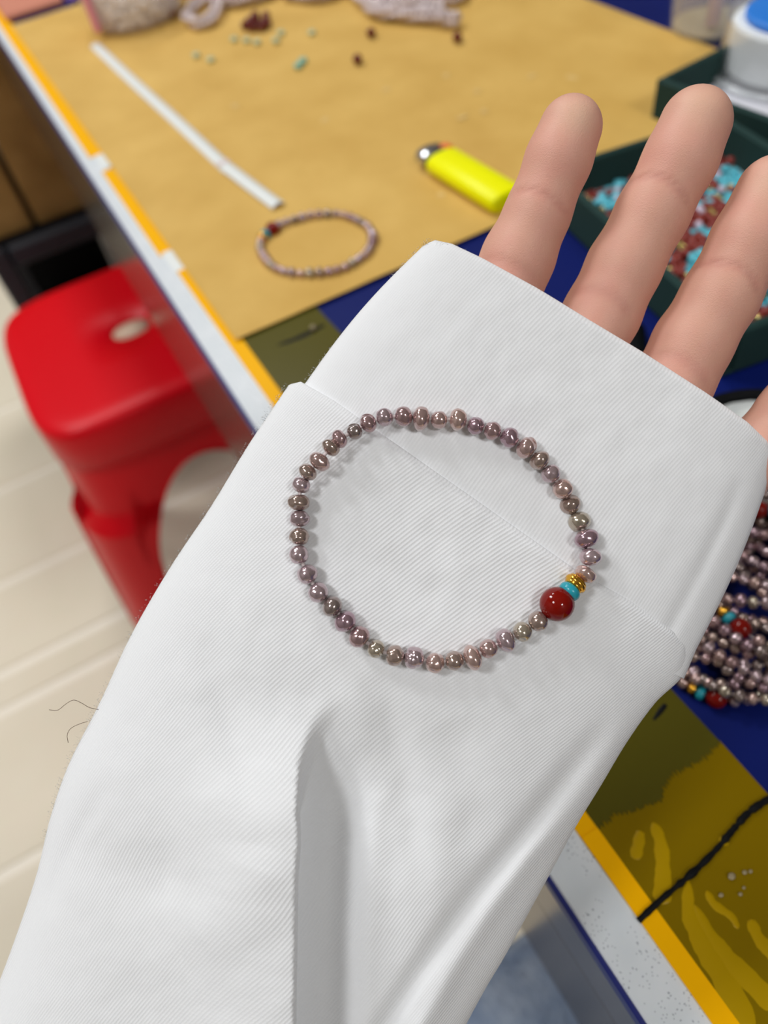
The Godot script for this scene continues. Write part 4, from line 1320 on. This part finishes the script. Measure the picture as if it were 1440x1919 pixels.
func make_room() -> void:
	var x0 := -2.4
	var x1 := 2.8
	var z0 := -4.2
	var z1 := 2.6
	var w := x1 - x0
	var d := z1 - z0
	var mx := (x0 + x1) / 2.0
	var mz := (z0 + z1) / 2.0
	var fl := struct("floor", box(Vector3(w, 0.1, d), 0.001), M.tube_glare, self, Vector3(mx, -0.053, mz))
	tag(fl, "beige floor of long planks with pale painted light reflections between them", "floor")
	# planks run along x; the pale gaps paint in reflections of light tubes
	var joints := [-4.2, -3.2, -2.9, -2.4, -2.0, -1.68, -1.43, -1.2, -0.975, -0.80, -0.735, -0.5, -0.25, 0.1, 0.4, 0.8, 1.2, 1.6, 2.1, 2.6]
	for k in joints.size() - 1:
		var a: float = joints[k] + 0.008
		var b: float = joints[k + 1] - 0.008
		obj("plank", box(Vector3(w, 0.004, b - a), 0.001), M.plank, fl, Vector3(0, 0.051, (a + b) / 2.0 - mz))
	tag(struct("ceiling", box(Vector3(w + 0.4, 0.1, d + 0.4), 0.001), M.ceiling, self, Vector3(mx, 3.25, mz)), "white ceiling with square light panels", "ceiling")
	tag(struct("wall_left", box(Vector3(0.1, 3.25, d), 0.001), M.wall, self, Vector3(x0 - 0.05, 1.575, mz)), "plain pale wall at the left of the room", "wall")
	tag(struct("wall_right", box(Vector3(0.1, 3.25, d), 0.001), M.wall, self, Vector3(x1 + 0.05, 1.575, mz)), "plain pale wall at the right of the room", "wall")
	tag(struct("wall_far", box(Vector3(w + 0.2, 3.25, 0.1), 0.001), M.wall, self, Vector3(mx, 1.575, z0 - 0.05)), "plain pale wall at the far end of the room", "wall")
	tag(struct("wall_near", box(Vector3(w + 0.2, 3.25, 0.1), 0.001), M.wall, self, Vector3(mx, 1.575, z1 + 0.05)), "plain pale wall behind the camera", "wall")

const LAMPS := [[-1.47, -0.13, "over the left aisle"], [0.43, 2.1, "behind the table corner"], [-0.75, -1.75, "added to brighten the floor and far table"], [0.36, -2.2, "over the far end of the table"]]  # third panel is added to brighten the floor and far tabletop

func make_lamps() -> void:
	for l in LAMPS:
		var t := thing("ceiling_light", "square white ceiling light panel " + l[2], "light", Vector3(l[0], 3.2, l[1]), 0.0, "ceiling light panels")
		obj("frame", box(Vector3(0.56, 0.024, 0.56), 0.003), M.steel, t, Vector3(0, -0.0125, 0))
		obj("light_diffuser", box(Vector3(0.52, 0.006, 0.52), 0.001), M.lamp, t, Vector3(0, -0.0275, 0))
		var a := AreaLight3D.new()
		a.name = "panel_light"
		a.area_size = Vector2(0.52, 0.52)
		a.light_energy = LAMP_POWER
		a.light_color = Color(0.99, 0.995, 1.0)
		a.area_range = 14.0
		a.area_attenuation = 2.0
		a.shadow_enabled = true
		a.position = Vector3(0, -0.034, 0)
		a.rotation.x = -PI / 2
		t.add_child(a, true)

const LAMP_POWER := 2.85

func _ready() -> void:
	rng.seed = 2024
	var cam := Camera3D.new()
	cam.name = "camera"
	add_child(cam)
	cam.transform = Transform3D(Basis(CX, CY, CZ).orthonormalized(), CAM)
	var lens := CameraAttributesPhysical.new()
	lens.frustum_focal_length = 25.46
	lens.frustum_focus_distance = 0.158
	lens.exposure_aperture = 9.4
	cam.attributes = lens
	cam.fov = 69.0
	cam.near = 0.02
	cam.current = true
	var we := WorldEnvironment.new()
	we.name = "surroundings"
	var env := Environment.new()
	env.background_mode = Environment.BG_COLOR
	env.background_color = Color(0.5, 0.5, 0.5)
	env.tonemap_mode = Environment.TONE_MAPPER_LINEAR
	env.tonemap_exposure = 1.0
	env.sdfgi_enabled = true
	env.ssao_enabled = true
	env.ssil_enabled = true
	we.environment = env
	add_child(we)
	make_materials()
	M.lamp = mat(rgb(250, 250, 250), 0.6)
	M.lamp.emission_enabled = true
	M.lamp.emission = Color(0.99, 0.995, 1.0)
	M.lamp.emission_energy_multiplier = 1.0
	M.steel_bright = mat(rgb(200, 200, 204), 0.22, 0.95)
	M.pink_pale = mat(rgb(232, 214, 214), 0.5)
	M.dark_bead_tray = mat(rgb(134, 42, 32), 0.4)
	M.white_fill = mat(rgb(244, 248, 248), 0.8)
	M.clear_rim = mat(Color(0.92, 0.94, 0.95, 0.35), 0.05)
	M.clear_rim.transparency = BaseMaterial3D.TRANSPARENCY_ALPHA
	M.lit_floor_disc = mat(rgb(226, 200, 174), 0.6)
	M.fibre = mat(rgb(244, 244, 244), 0.9)
	M.scuff = mat(rgb(222, 188, 118), 0.6)
	make_lamps()
	make_room()
	make_bead_shapes()
	make_table()
	make_person()
	make_paper()
	make_tapes()
	make_stool()
	make_rack_and_boxes()
	make_trays()
	make_strip()
	make_lighter()
	make_far_things()
	make_strands()
	make_hairs()
	make_sleeve_bracelet()
	make_table_bracelets()
	make_loose_beads()
